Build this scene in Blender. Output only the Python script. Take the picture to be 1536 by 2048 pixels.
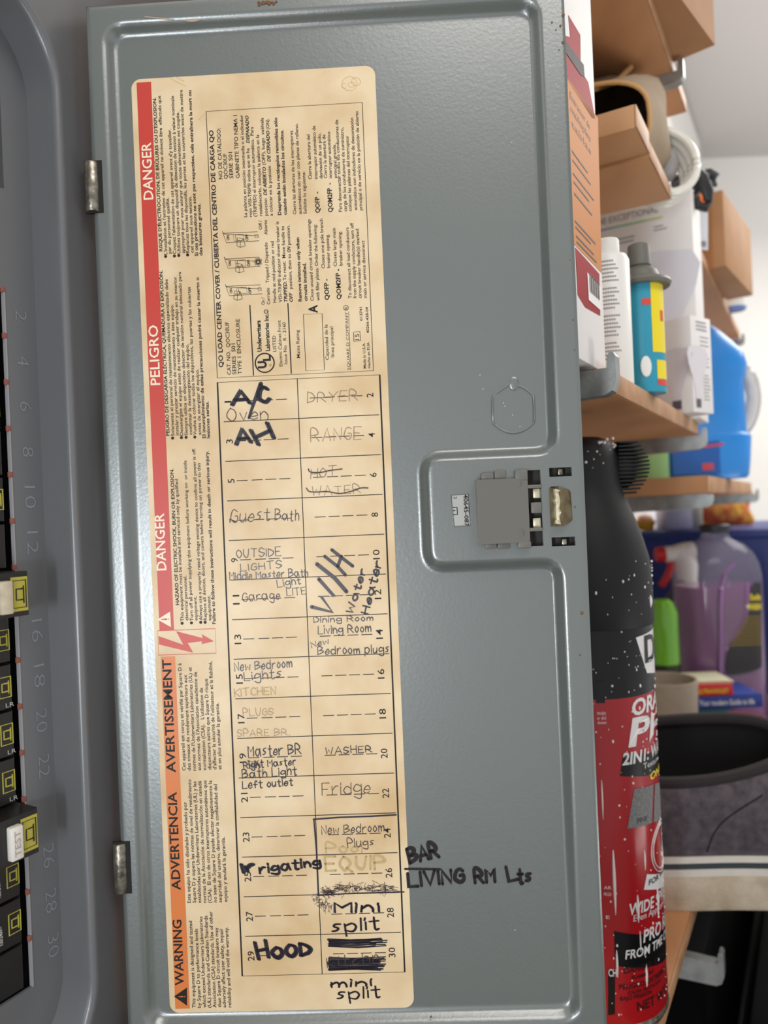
import bpy, bmesh, math, random
import numpy as np
from mathutils import Vector, Matrix
for o in list(bpy.data.objects): bpy.data.objects.remove(o)
SC = bpy.context.scene
COL = SC.collection
rnd = random.Random(7)
# ---------------------------------------------------------------- camera
F = 1500.0                      # focal length in pixels of a 1536 x 2048 frame
CH = 1.5                        # camera height above the floor
ROLL = math.radians(2.4)
cd = bpy.data.cameras.new('camera'); cam = bpy.data.objects.new('camera', cd); COL.objects.link(cam)
cd.sensor_fit = 'VERTICAL'; cd.sensor_height = 24; cd.lens = 24 * F / 2048
cd.clip_start = .01; cd.clip_end = 50
cam.location = (0, 0, CH)
cam.rotation_euler = (Matrix.Rotation(math.radians(90), 4, 'X') @ Matrix.Rotation(-ROLL, 4, 'Z')).to_euler()
cd.dof.use_dof = True; cd.dof.focus_distance = .335; cd.dof.aperture_fstop = 17.58 / 3.0
SC.camera = cam
# ---------------------------------------------------------------- world, lights, exposure
W = bpy.data.worlds.new('world'); SC.world = W; W.use_nodes = True
bg = W.node_tree.nodes['Background']; bg.inputs[0].default_value = (.95, .97, 1, 1); bg.inputs[1].default_value = .62
def area(name, loc, target, size, power, col=(1, .97, .93), sy=None):
    l = bpy.data.lights.new(name, 'AREA'); l.energy = power; l.color = col; l.size = size
    if sy: l.shape = 'RECTANGLE'; l.size_y = sy
    o = bpy.data.objects.new(name, l); COL.objects.link(o); o.location = loc
    o.rotation_euler = (Vector(target) - Vector(loc)).to_track_quat('-Z', 'Y').to_euler()
    return o
area('ceiling_lamp_light', (.35, -.42, 2.52), (.1, .25, 1.3), .9, 7.5, sy=.5)
area('cool_streak_light', (-.43, -.75, 1.34), (-.08, .3, 1.5), .09, 3.8, (.86, .94, 1), sy=.40)  # cool strip lamp, not a window: added to streak the door's left steps
area('shelf_fill_light', (1.25, .1, .55), (.35, .8, 1.75), .6, 7)  # added fill aimed up at the shelf undersides, no such lamp stands there
area('ceiling_fill_light', (.3, -.9, 1.9), (.3, -.9, 3), 1.8, 4.5)  # added fill that brightens the ceiling mirrored in the door's upper part
area('far_ceiling_light', (1.35, 1.3, 2.4), (1.1, 1.2, 0), .9, 20)
area('far_ceiling_fill', (1.7, 1.2, 1.6), (1.7, 1.2, 3), 1.2, 7.5)  # added fill to lift the far ceiling's tone, stands for no fixture
pl = bpy.data.lights.new('glint_light', 'AREA'); pl.energy = .2; pl.size = .035; pl.color = (1, .98, .95)  # small lamp set left of and below the camera for door glints
po = bpy.data.objects.new('glint_light', pl); COL.objects.link(po); po.location = (-.115, -.03, CH - .085)
po.rotation_euler = (Vector((.02, .4, CH - .03)) - po.location).to_track_quat('-Z', 'Y').to_euler()
SC.view_settings.view_transform = 'Standard'; SC.view_settings.look = 'None'
SC.view_settings.exposure = .14; SC.view_settings.gamma = 1; SC.view_settings.use_curve_mapping = False
# ---------------------------------------------------------------- frames
cr, sr = math.cos(ROLL), math.sin(ROLL)
def ray(x, y):
    u = (x - 768) / F; v = (1024 - y) / F
    return Vector((u * cr + v * sr, 1, -u * sr + v * cr))
O = Vector((0, 0, CH))
A30 = math.radians(30)
D = Vector((math.sin(A30), math.cos(A30), 0)); N = Vector((math.cos(A30), -math.sin(A30), 0)); Zv = Vector((0, 0, 1))
H = Vector((-.1245, .32, CH))
PHI = math.radians(1.6)
E = Vector((math.cos(PHI), -math.sin(PHI), 0)); M = Vector((-math.sin(PHI), -math.cos(PHI), 0))
HD = Vector((-.1185, .32, CH))
def WW(s, n, z): return H + D * s + N * n + Zv * z              # wall frame: along the wall, out of it, up
def DW(w, n, z): return HD + E * w + M * n + Zv * z             # door frame
def P(x, y, Y): return O + ray(x, y) * Y
def PZ(x, y, z):
    d = ray(x, y); return O + d * (z / d.z)
def RN(x, y, n):                                                # surface parallel to the wall
    d = ray(x, y); q = H + N * n; t = (q - O).dot(N) / d.dot(N); p = O + d * t - H
    return p.dot(D), p.z
def Q(x, y, n=0.0):                                             # surface parallel to the door
    d = ray(x, y); q = HD + M * n; t = (q - O).dot(M) / d.dot(M); p = O + d * t - HD
    return p.dot(E), p.z
# ---------------------------------------------------------------- materials
def lin(c):
    r = []
    for v in c:
        v /= 255.; r.append(v / 12.92 if v <= .04045 else ((v + .055) / 1.055) ** 2.4)
    return r
MC = {}
def mat(name, rgb, rough=.5, metal=0., bump=0., bscale=200., var=0., vscale=20., spec=.5, rgb2=None, vsharp=False, coat=0., stretch=None, alpha=1., trans=0.):
    if name in MC: return MC[name]
    m = bpy.data.materials.new(name); m.use_nodes = True; MC[name] = m
    nt = m.node_tree; b = nt.nodes['Principled BSDF']; c = lin(rgb)
    b.inputs['Base Color'].default_value = (*c, 1); b.inputs['Roughness'].default_value = rough
    b.inputs['Metallic'].default_value = metal; b.inputs['Specular IOR Level'].default_value = spec
    b.inputs['Coat Weight'].default_value = coat; b.inputs['Coat Roughness'].default_value = .1
    b.inputs['Transmission Weight'].default_value = trans; b.inputs['Alpha'].default_value = alpha
    tc = nt.nodes.new('ShaderNodeTexCoord'); src = tc.outputs['Object']
    if stretch:
        mp = nt.nodes.new('ShaderNodeMapping'); mp.inputs['Scale'].default_value = stretch
        nt.links.new(src, mp.inputs[0]); src = mp.outputs[0]
    if var or rgb2:
        n = nt.nodes.new('ShaderNodeTexNoise'); n.inputs['Scale'].default_value = vscale; n.inputs['Detail'].default_value = 6
        nt.links.new(src, n.inputs['Vector'])
        r = nt.nodes.new('ShaderNodeValToRGB'); nt.links.new(n.outputs[0], r.inputs[0])
        c2 = lin(rgb2) if rgb2 else [v * (1 - var) for v in c]
        r.color_ramp.elements[0].color = (*c2, 1); r.color_ramp.elements[1].color = (*c, 1)
        r.color_ramp.elements[0].position = .42 if vsharp else .3; r.color_ramp.elements[1].position = .56 if vsharp else .65
        nt.links.new(r.outputs[0], b.inputs['Base Color'])
    if bump:
        n = nt.nodes.new('ShaderNodeTexNoise'); n.inputs['Scale'].default_value = bscale; n.inputs['Detail'].default_value = 3
        nt.links.new(src, n.inputs['Vector'])
        bp = nt.nodes.new('ShaderNodeBump'); bp.inputs['Strength'].default_value = bump; bp.inputs['Distance'].default_value = .0005
        nt.links.new(n.outputs[0], bp.inputs['Height']); nt.links.new(bp.outputs[0], b.inputs['Normal'])
    return m
PAINT = mat('grey_enamel', (90, 97, 94), .30, bump=.10, bscale=700, spec=1.0)
PAINT.node_tree.nodes['Principled BSDF'].inputs['IOR'].default_value = 1.75
TRIMP = mat('grey_enamel_trim', (100, 101, 103), .3, bump=.06, bscale=500, spec=.8)
INK = mat('printed_black', (30, 25, 24), .5, spec=.3)
PEN = mat('marker_ink', (38, 32, 44), .35)
PENCIL = mat('pencil_line', (142, 114, 92), .6)
PENL = mat('faint_pencil', (176, 152, 118), .6)
FADE = mat('faded_marker', (190, 164, 112), .6)
BALL = mat('ballpoint_ink', (66, 50, 52), .45)
RED = mat('label_red', (196, 62, 50), .4)
ORANGE = mat('label_orange', (212, 118, 54), .4)
CREAM = mat('label_cream', (226, 203, 166), .42, rgb2=(204, 172, 126), vscale=38, bump=.05, bscale=300)
GALV = mat('galvanised_steel', (168, 170, 168), .42, .75, bump=.15, bscale=500, var=.3, vscale=90)
STEEL = mat('worn_steel', (172, 166, 152), .34, .9, bump=.5, bscale=420, rgb2=(96, 90, 80), vscale=260)
PLAS = mat('grey_plastic', (104, 102, 96), .42, bump=.1, bscale=300)
BLACK = mat('black_bakelite', (24, 23, 23), .38, bump=.1, bscale=300, rgb2=(34, 30, 28), vscale=60)
HOLE = mat('dark_interior', (18, 17, 16), .8)
YEL = mat('emblem_yellow', (178, 170, 66), .5)
WHT = mat('white_print', (206, 204, 198), .5)
WOODE = mat('board_edge', (186, 142, 102), .6, rgb2=(158, 112, 74), vscale=40, bump=.2, bscale=300)
WOODB = mat('particle_board', (194, 140, 94), .65, rgb2=(158, 108, 68), vscale=14, stretch=(1, .25, 1), bump=.2, bscale=200)
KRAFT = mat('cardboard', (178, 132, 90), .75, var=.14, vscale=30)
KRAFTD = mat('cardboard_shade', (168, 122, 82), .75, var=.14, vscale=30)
# ---------------------------------------------------------------- mesh helpers
class MB:
    def __init__(s, tf=None): s.v = []; s.f = []; s.tf = tf or (lambda a, b, c: Vector((a, b, c)))
    def add(s, vs, fs, raw=False):
        k = len(s.v)
        s.v += [Vector(p) if raw else s.tf(*p) for p in vs]; s.f += [tuple(i + k for i in f) for f in fs]
    def box(s, a, b, bev=0., seg=2, fn=None):
        bm = bmesh.new(); bmesh.ops.create_cube(bm, size=1)
        for v in bm.verts:
            v.co = Vector([a[i] + (v.co[i] + .5) * (b[i] - a[i]) for i in range(3)])
        if bev: bmesh.ops.bevel(bm, geom=bm.edges[:] , offset=bev, segments=seg, affect='EDGES', profile=.5)
        if fn:
            for v in bm.verts: v.co = Vector(fn(*v.co))
        bm.verts.index_update()
        s.add([tuple(v.co) for v in bm.verts], [[v.index for v in f.verts] for f in bm.faces]); bm.free(); return s
    def tube(s, pts, r, seg=8, closed=False, raw=False):
        pts = [Vector(p) if raw else s.tf(*p) for p in pts]; n = len(pts); vs = []
        up = Vector((.13, .21, .97))
        for i, p in enumerate(pts):
            a = pts[i - 1] if (i or closed) else p; b = pts[(i + 1) % n] if (i < n - 1 or closed) else p
            t = (b - a).normalized(); x = t.cross(up)
            if x.length < 1e-4: x = t.cross(Vector((1, 0, 0)))
            x.normalize(); y = t.cross(x); rr = r[i] if isinstance(r, (list, tuple)) else r
            vs += [p + (x * math.cos(2 * math.pi * j / seg) + y * math.sin(2 * math.pi * j / seg)) * rr for j in range(seg)]
        fs = []
        for i in range(n if closed else n - 1):
            k = (i + 1) % n
            fs += [(i * seg + j, i * seg + (j + 1) % seg, k * seg + (j + 1) % seg, k * seg + j) for j in range(seg)]
        if not closed: fs += [tuple(range(seg))[::-1], tuple((n - 1) * seg + j for j in range(seg))]
        s.add(vs, fs, raw=True); return s
    def lathe(s, prof, c=(0, 0, 0), seg=40, cap=True, sx=1., sy=1., off=None):
        vs = []; n = len(prof)
        for i, (r, z) in enumerate(prof):
            ox, oy = off(z) if off else (0, 0)
            vs += [(c[0] + ox + r * sx * math.cos(2 * math.pi * j / seg), c[1] + oy + r * sy * math.sin(2 * math.pi * j / seg), c[2] + z) for j in range(seg)]
        fs = [(i * seg + j, i * seg + (j + 1) % seg, (i + 1) * seg + (j + 1) % seg, (i + 1) * seg + j) for i in range(n - 1) for j in range(seg)]
        if cap: fs += [tuple(range(seg))[::-1], tuple((n - 1) * seg + j for j in range(seg))]
        s.add(vs, fs); return s
    def ribbon(s, pts, w, n=0., closed=False):                  # pts in (x, z), laid on the frame's n
        k = len(pts)
        if k < 2: return s
        L = []; R = []
        for i, (x, z) in enumerate(pts):
            a = pts[i - 1] if (i or closed) else pts[i]; b = pts[(i + 1) % k] if (i < k - 1 or closed) else pts[i]
            dx, dz = b[0] - a[0], b[1] - a[1]; l = math.hypot(dx, dz) or 1; ww = (w[i] if isinstance(w, list) else w) / 2
            L.append((x - dz / l * ww, n, z + dx / l * ww)); R.append((x + dz / l * ww, n, z - dx / l * ww))
        fs = [(i, (i + 1) % k, k + (i + 1) % k, k + i) for i in range(k if closed else k - 1)]
        s.add(L + R, fs)
        if not closed:
            for (x, z), ww in ((pts[0], w[0] if isinstance(w, list) else w), (pts[-1], w[-1] if isinstance(w, list) else w)):
                s.disc(x, z, ww / 2, n, 8)
        return s
    def disc(s, x, z, r, n=0., seg=16):
        s.add([(x + r * math.cos(2 * math.pi * j / seg), n, z + r * math.sin(2 * math.pi * j / seg)) for j in range(seg)], [tuple(range(seg))]); return s
    def poly(s, pts, n=0.):
        s.add([(x, n, z) for x, z in pts], [tuple(range(len(pts)))]); return s
    def prism(s, pts, n0, n1):
        k = len(pts)
        s.add([(x, n0, z) for x, z in pts] + [(x, n1, z) for x, z in pts],
              [tuple(range(k)), tuple(range(k, 2 * k))[::-1]] + [(i, (i + 1) % k, k + (i + 1) % k, k + i) for i in range(k)]); return s
    def sphere(s, c, r, sx=1, sy=1, sz=1, seg=10):
        pr = [(math.sin(math.pi * i / seg) * r + 1e-6, -math.cos(math.pi * i / seg) * r * sz) for i in range(seg + 1)]
        return s.lathe(pr, c, seg * 2, False, sx, sy)
    def build(s, name, m, parent=None, smooth=30, loc=None, kind=None, label=None, recalc=True):
        base = parent_loc(parent) if parent else (Vector(loc) if loc is not None else Vector((0, 0, 0)))
        me = bpy.data.meshes.new(name); me.from_pydata([tuple(v - base) for v in s.v], [], s.f)
        if recalc:
            bm = bmesh.new(); bm.from_mesh(me); bmesh.ops.recalc_face_normals(bm, faces=bm.faces); bm.to_mesh(me); bm.free()
        me.materials.append(m)
        o = bpy.data.objects.new(name, me); COL.objects.link(o)
        if smooth:
            me.shade_smooth()
            me.set_sharp_from_angle(angle=math.radians(smooth))
        if parent: o.parent = parent
        else: o.location = base
        if kind: o['kind'] = kind
        if label: o['label'] = label
        return o
def parent_loc(p):
    v = Vector((0, 0, 0))
    while p: v = v + p.location; p = p.parent
    return v
def thing(name, label, cat, loc, group=None):
    o = bpy.data.objects.new(name, None); COL.objects.link(o); o.location = loc; o.empty_display_size = .02
    tag(o, label, cat, group); return o
def tag(o, label, cat, group=None):
    o['label'] = label; o['category'] = cat
    if group: o['group'] = group
    return o
def smoothline(pts, n=4):
    if len(pts) < 3: return pts
    out = []
    for i in range(len(pts) - 1):
        p0 = pts[max(i - 1, 0)]; p1 = pts[i]; p2 = pts[i + 1]; p3 = pts[min(i + 2, len(pts) - 1)]
        for k in range(n):
            t = k / n
            out.append(tuple(.5 * (2 * p1[c] + (p2[c] - p0[c]) * t + (2 * p0[c] - 5 * p1[c] + 4 * p2[c] - p3[c]) * t * t + (3 * p1[c] - p0[c] - 3 * p2[c] + p3[c]) * t ** 3) for c in range(len(p1))))
    out.append(pts[-1]); return out
# ---- letters from Blender's own font
TCACHE = {}
def glyphs(text, bold=0., shear=0., res=2):
    key = (text, bold, shear, res)
    if key in TCACHE: return TCACHE[key]
    c = bpy.data.curves.new('t', 'FONT'); c.body = text; c.size = 1; c.offset = bold; c.shear = shear; c.resolution_u = res
    o = bpy.data.objects.new('t', c); COL.objects.link(o)
    dg = bpy.context.evaluated_depsgraph_get(); dg.update()
    me = o.evaluated_get(dg).to_mesh()
    vs = [(v.co.x, v.co.y) for v in me.vertices]; fs = [tuple(p.vertices) for p in me.polygons]
    o.evaluated_get(dg).to_mesh_clear(); bpy.data.objects.remove(o); bpy.data.curves.remove(c)
    TCACHE[key] = (vs, fs); return vs, fs
CAPH = max(v[1] for v in glyphs('H')[0])
def put_text(mb, text, fn, length, h, bold=0., shear=0., res=2, align='fit'):
    """fn(a, b): a runs along the line from 0, b up from the baseline, both in metres"""
    vs, fs = glyphs(text, bold, shear, res)
    if not vs: return
    x0 = min(v[0] for v in vs); x1 = max(v[0] for v in vs)
    sy = h / CAPH; sx = length / (x1 - x0) if length else sy
    mb.add([fn((v[0] - x0) * sx, v[1] * sy) for v in vs], fs)
# ================================================================ THE SETTING
def struct(mb, name, m, **k): return mb.build(name, m, kind='structure', **k)
WALLM = mat('white_wall', (236, 234, 230), .8, bump=.2, bscale=60)
CEILM = mat('ceiling_paint', (196, 192, 190), .85)
FLOORM = mat('concrete_floor', (168, 164, 158), .8, rgb2=(150, 146, 140), vscale=6)
b = MB(WW); b.box((.085, -.11, -CH), (2.3, -.006, 1.1)); b.box((-2.2, -.11, -CH), (-.275, -.006, 1.1))
b.box((-.275, -.11, .312), (.085, -.006, 1.1)); b.box((-.275, -.11, -CH), (.085, -.006, -.312)); struct(b, 'wall_left', WALLM)
b = MB(); yw = 2.45
b.box((-.2, yw, 0), (3.6, yw + .1, CH + 1.11)); struct(b, 'wall_back', WALLM)
b = MB(); b.box((-3, -2.5, -.05), (3.8, 3, 0)); struct(b, 'floor', FLOORM)
b = MB(); b.box((-3, -2.5, CH + 1.11), (3.8, 3, CH + 1.16)); struct(b, 'ceiling', CEILM)
# ================================================================ ELECTRICAL PANEL
PZB = -.31
panel = thing('electrical_panel', 'grey electrical load center with its door swung open and a printed circuit directory', 'electrical panel', WW(0, -.02, PZB))
sE, _ = RN(148, 1024, 0); RD = .0183
sB, _ = RN(92, 1024, -RD)
zt = RN(66, 180, -.009)[1] + .036; zb = RN(137, 1960, -.009)[1] - .036
def rloop(s0, s1, z0, z1, r, k=10):
    out = []
    for cx, cz, a0 in ((s1 - r, z1 - r, 0), (s0 + r, z1 - r, 90), (s0 + r, z0 + r, 180), (s1 - r, z0 + r, 270)):
        for i in range(k + 1):
            a = math.radians(a0 + 90 * i / k); out.append((cx + r * math.cos(a), cz + r * math.sin(a)))
    return out
def rings(mb, loops, close=True):
    n = len(loops[0][0]); vs = []; fs = []
    for pts, dep in loops: vs += [(x, dep, z) for x, z in pts]
    for i in range(len(loops) - 1):
        fs += [(i * n + j, i * n + (j + 1) % n, (i + 1) * n + (j + 1) % n, (i + 1) * n + j) for j in range(n)]
    mb.add(vs, fs)
SL, SR_ = -.245, .012
def outerloop(s0, s1, z0, z1, ref):
    c = ((s0 + s1) / 2, (z0 + z1) / 2); out = []
    for x, z in ref:
        dx = x - SC0[0]; dz = z - SC0[1]; k = min((s1 - c[0]) / abs(dx) if dx else 9, (z1 - c[1]) / abs(dz) if dz else 9)
        out.append((c[0] + dx * k, c[1] + dz * k))
    return out
SC0 = ((SL + sE) / 2, (zt + zb) / 2)
ref = rloop(SL, sE, zb, zt, .036)
def ins(d): return rloop(SL + d, sE - d, zb + d, zt - d, .036 - d * .7)
tr = MB(WW)
L = [(outerloop(-.272, .082, -.308, .308, ref), -.012), (outerloop(-.272, .082, -.308, .308, ref), -.0035), (outerloop(-.270, .080, -.306, .306, ref), -.002)]
for d, n in ((-.004, -.001), (-.0022, .0), (-.0006, -.0003), (.0002, -.0012), (.0005, -.0028), (.0007, -.008), (.0009, -RD)): L.append((ins(d), n))
rings(tr, L); tr.build('trim_cover', TRIMP, panel, smooth=50)
# dead front with the breaker window and a slot above it
sw, _ = RN(27, 1024, -RD)
zk = lambda k: (1056 - (603 + 97.6 * (k - 1))) / 1500 * .2928
wz1 = zk(1) + .0098; wz0 = zk(15) - .0105
s2, z2a = RN(2, 115, -RD); s3, z2b = RN(8, 378, -RD)
df = MB(WW)
def plate(x0, x1, z0, z1): df.box((x0, -RD - .0014, z0), (x1, -RD, z1))
dR = sE - .0005
plate(sw, dR, zb, zt); plate(SL, sw - .15, zb, zt)
plate(sw - .15, sw, wz1, z2b); plate(sw - .15, sw, zb, wz0); plate(sw - .15, sw, z2a, zt)
plate(s3, sw, z2b, z2a); plate(sw - .15, s3 - .08, z2b, z2a)
df.build('dead_front', TRIMP, panel, smooth=0)
b = MB(WW); b.box((SL - .01, -.09, zb - .01), (dR + .01, -.055, zt + .01)); b.build('back_box', HOLE, panel, smooth=0)
b = MB(WW); b.box((s3 - .078, -.03, z2b + .002), (s3 - .0015, -RD - .003, z2a - .002), .002); b.build('main_breaker_body', BLACK, panel)
# rust nicks and bare edge on the window
b = MB(WW)
for k in range(1, 16):
    z = zk(k) + .0095
    b.box((sw - .0014, -RD - .001, z - .0012), (sw + .0004, -RD + .0003, z + .0012), .0003)
b.build('rust_spots', mat('rust', (134, 78, 66), .8), panel, kind='stuff')
b = MB(WW); b.box((sw - .0005, -RD - .0016, wz0), (sw + .0001, -RD + .0002, wz1)); b.build('cut_edge', mat('bare_cut_edge', (150, 148, 150), .4), panel)
# embossed circuit numbers (they read downwards), drawn flat with relief light in the colour
EMB = mat('relief_light_enamel', (126, 130, 134), .3, spec=.8)
for k in range(1, 16):
    b = MB(WW); s_ = sw + (.0042 + .0002 * k); h = .0052
    t = str(2 * k); zc = zk(k) + (.0023 if k < 5 else .005) + (.001 if k > 6 else 0)
    put_text(b, t, lambda a, c: (s_ + c, -RD + .00018, zc - a), (.0042 if k < 5 else .0095), h, bold=-.012)
    if k not in (7, 12): b.build('embossed_number', EMB, panel, smooth=0)
# ---------------- door sheet: pressed recess with a notch round the latch
RC = .0042
w1 = Q(1172, 1024)[0]; zT = Q(172, 10)[1]; zB = zT - .4735
st = dict(l=Q(254, 1000)[0], r=Q(1113, 1000)[0], t=Q(394, 43)[1], b=Q(800, 2042)[1], nl=Q(851, 1015)[0], nt=Q(970, 907)[1], nb=Q(980, 1131)[1])
poly = [(st['l'], st['t']), (st['r'], st['t']), (st['r'], st['nt']), (st['nl'], st['nt']), (st['nl'], st['nb']), (st['r'], st['nb']), (st['r'], st['b']), (st['l'], st['b'])]
def roundpoly(pts, r, k=6):
    out = []; n = len(pts)
    for i, p in enumerate(pts):
        a = Vector(pts[i - 1]) - Vector(p); c = Vector(pts[(i + 1) % n]) - Vector(p); a.normalize(); c.normalize(); p = Vector(p)
        for j in range(k + 1):
            t = j / k; q0 = p + a * r; q2 = p + c * r
            out.append(tuple(q0 * (1 - t) ** 2 + p * 2 * t * (1 - t) + q2 * t * t))
    return out
rp = np.array(roundpoly(poly, .0075))
SLOTS = [(Q(993, 962)[0], Q(1062, 1000)[0] + .009, Q(1020, 1100)[1], Q(1010, 938)[1]),
         (Q(1098, 934)[0], Q(1143, 934)[0], Q(1120, 953)[1], Q(1120, 935)[1]),
         (Q(1103, 1074)[0], Q(1150, 1074)[0], Q(1126, 1092)[1], Q(1126, 1074)[1]),
         (Q(1101, 972)[0], Q(1118, 1000)[0], Q(1110, 1052)[1], Q(1110, 973)[1])]
SLOTS[0] = (Q(1055, 1000)[0], Q(1083, 1000)[0], Q(1075, 1092)[1], Q(1072, 940)[1])
xs = set(np.linspace(0, w1, 200).round(6)); zs = set(np.linspace(zB, zT, 440).round(6))
for a in SLOTS: xs |= {round(a[0], 6), round(a[1], 6)}; zs |= {round(a[2], 6), round(a[3], 6)}
xs = np.array(sorted(xs)); zs = np.array(sorted(zs))
X, Zg = np.meshgrid(xs, zs); px = X.ravel(); pz = Zg.ravel()
dist = np.full(px.shape, 9.); inside = np.zeros(px.shape, bool)
for i in range(len(rp)):
    ax, az = rp[i - 1]; bx, bz = rp[i]; dx, dz = bx - ax, bz - az; l2 = dx * dx + dz * dz
    if l2 < 1e-14: continue
    t = np.clip(((px - ax) * dx + (pz - az) * dz) / l2, 0, 1)
    dist = np.minimum(dist, np.hypot(px - ax - t * dx, pz - az - t * dz))
    cond = ((az > pz) != (bz > pz)) & (px < (bx - ax) * (pz - az) / ((bz - az) if bz != az else 1e-12) + ax)
    inside ^= cond
sd = np.where(inside, -dist, dist)
u = np.clip((.0024 - sd) / .0048, 0, 1); hgt = -RC * (u * u * (3 - 2 * u))
# the sheet's rim curls back at its outer edges
edge = np.minimum(np.minimum(px, w1 - px), np.minimum(pz - zB, zT - pz)); hgt -= .0010 * np.clip(1 - edge / .0016, 0, 1) ** 2
# gentle waviness of pressed steel
hgt += .00012 * np.sin(px * 31 + 1) * np.sin(pz * 17)
dm = MB(DW); nx = len(xs)
verts = list(zip(px.tolist(), hgt.tolist(), pz.tolist())); faces = []
for j in range(len(zs) - 1):
    zc = (zs[j] + zs[j + 1]) / 2
    for i in range(nx - 1):
        xc = (xs[i] + xs[i + 1]) / 2
        if any(a[0] < xc < a[1] and a[2] < zc < a[3] for a in SLOTS): continue
        k = j * nx + i; faces.append((k, k + 1, k + nx + 1, k + nx))
dm.add(verts, faces)
for (a, c) in (((0, zB), (w1, zB)), ((w1, zB), (w1, zT)), ((w1, zT), (0, zT)), ((0, zT), (0, zB))):
    dm.add([(a[0], -.001, a[1]), (c[0], -.001, c[1]), (c[0], -.007, c[1]), (a[0], -.007, a[1])], [(0, 1, 2, 3)])
door = dm.build('door', PAINT, panel, smooth=60, recalc=False)
b = MB(DW)
for a in SLOTS: b.box((a[0] - .0004, -.0068, a[2] - .0004), (a[1] + .0004, -.0060, a[3] + .0004))
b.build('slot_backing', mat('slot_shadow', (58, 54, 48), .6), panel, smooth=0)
b = MB(DW); b.box((.0005, -.0078, zB + .0005), (w1 - .0005, -.0070, zT - .0005)); b.build('door_outer_skin', PAINT, panel, smooth=0)
# hinges
for (y0, y1, xa, xb) in ((325, 424, 172, 198), (1686, 1784, 229, 254)):
    zA = Q(xa + 10, y0)[1]; zC = Q(xa + 12, y1)[1]; wA = Q(xa, y0)[0]; wB = Q(xb, y0)[0]
    b = MB(DW); c = (wA + wB) / 2 - .0002; r = (wB - wA) / 2 + .0003
    b.lathe([(r * .9, zC), (r, zC + .0006), (r, zA - .0006), (r * .9, zA)], (c - .0004, -.0006, 0), 20)
    hg = b.build('hinge', STEEL, panel, label='worn steel hinge barrel')
    b = MB(DW); b.box((wA - .0008, -.0006, zC - .0006), (wB + .0012, .0004, zA + .0006)); b.build('hinge_gap', HOLE, panel, smooth=0)
# knockout outline
kc = [(985, 797), (988, 790), (1003, 779), (1015, 771), (1024, 762), (1031, 761), (1036, 771), (1050, 777), (1064, 789), (1067, 795), (1068, 840), (1064, 848), (1052, 858), (1037, 864), (1020, 865), (1004, 859), (992, 850), (986, 842)]
pts = smoothline([Q(x, y, -RC) for x, y in kc + kc[:1]], 3)[:-1]
b = MB(DW); b.tube([(x, -RC + .0001, z) for x, z in pts], .00055, 8, True)
x_, z_ = Q(1028, 772, -RC); b.sphere((x_, -RC + .0001, z_ + .001), .0022, sy=.25, sz=1.4)
b.build('knockout_ring', PAINT, panel, label='lightly pressed round knockout')
# latch: sliding plastic body, steel catch
def dbox(mb, x0, y0, x1, y1, n0, n1, bev=.0004):
    a = Q(x0, y0, n1); c = Q(x1, y1, n1); mb.box((a[0], n0, c[1]), (c[0], n1, a[1]), bev)
lt = MB(DW)
a = Q(955, 1020, .006)[0]; c = Q(1027, 1020, .006)[0]; zt_ = Q(985, 958, .006)[1]; zb_ = Q(990, 1088, .006)[1]
e = Q(1058, 1020, .003)[0]
lt.prism([(a, .0), (c, .0)], 0, 0) if False else None
lt.add([(a, .0, zt_), (a, .0055, zt_), (c, .0032, zt_), (e, .0026, zt_), (e, 0, zt_), (a, .0, zb_), (a, .0055, zb_), (c, .0032, zb_), (e, .0026, zb_), (e, 0, zb_)],
       [(0, 1, 2, 3, 4), (9, 8, 7, 6, 5), (0, 5, 6, 1), (1, 6, 7, 2), (2, 7, 8, 3), (3, 8, 9, 4)])
dbox(lt, 962, 946, 988, 960, 0, .003); dbox(lt, 988, 941, 1012, 960, 0, .0015)
dbox(lt, 970, 1086, 994, 1097, 0, .003); dbox(lt, 994, 1086, 1020, 1097, 0, .0015)
dbox(lt, 1030, 940, 1056, 960, 0, .003); dbox(lt, 1036, 1084, 1063, 1096, 0, .003)
dbox(lt, 1052, 970, 1083, 976, 0, .0022); dbox(lt, 1056, 1056, 1086, 1062, 0, .0022); dbox(lt, 1062, 1005, 1084, 1026, -.004, .0015)
latch = lt.build('latch', PLAS, panel, smooth=25, label='grey plastic sliding latch body')
b = MB(DW)
for x, y in ((1034, 967), (1039, 1066)):
    p = Q(x, y, .0028); b.tube([(p[0] + .0019 * math.cos(t * math.pi / 8), .0029, p[1] + .0019 * math.sin(t * math.pi / 8)) for t in range(16)], .00014, 6, True)
b.build('mould_mark', PLAS, latch)
b = MB(DW)
for y0, y1 in ((978, 996), (1036, 1056)): dbox(b, 1066, y0, 1083, y1, -.0035, -.0012)
b.build('spring_leaf', mat('bright_zinc', (222, 212, 182), .3, .6, bump=.2), latch)
b = MB(DW)
a0 = Q(1100, 1010)[0]; a1 = Q(1116, 1010)[0]; a2 = Q(1121, 1010)[0]; a3 = Q(1142, 1010)[0]; zt_ = Q(1110, 975)[1]; zb_ = Q(1118, 1052)[1]
q = .0022
b.add([(a0, .0006, zt_), (a1, .003, zt_), (a2, .003, zt_ - .0004), (a3 - .0008, .0002, zt_ - .001), (a3, .0004, zt_ - q), (a3 + .0003, .0004, zb_ + q), (a3 - .002, .0002, zb_ + .0005), (a2 + .0006, .003, zb_), (a1 + .0006, .003, zb_), (a0, .0006, zb_)],
      [(0, 1, 8, 9), (1, 2, 7, 8), (2, 3, 4, 5, 6, 7)])
b.build('latch_catch', mat('brass_zinc', (140, 126, 96), .3, .85, bump=.3, bscale=300, rgb2=(84, 74, 54), vscale=160), panel, smooth=20, label='bent brass coloured catch plate')
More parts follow.
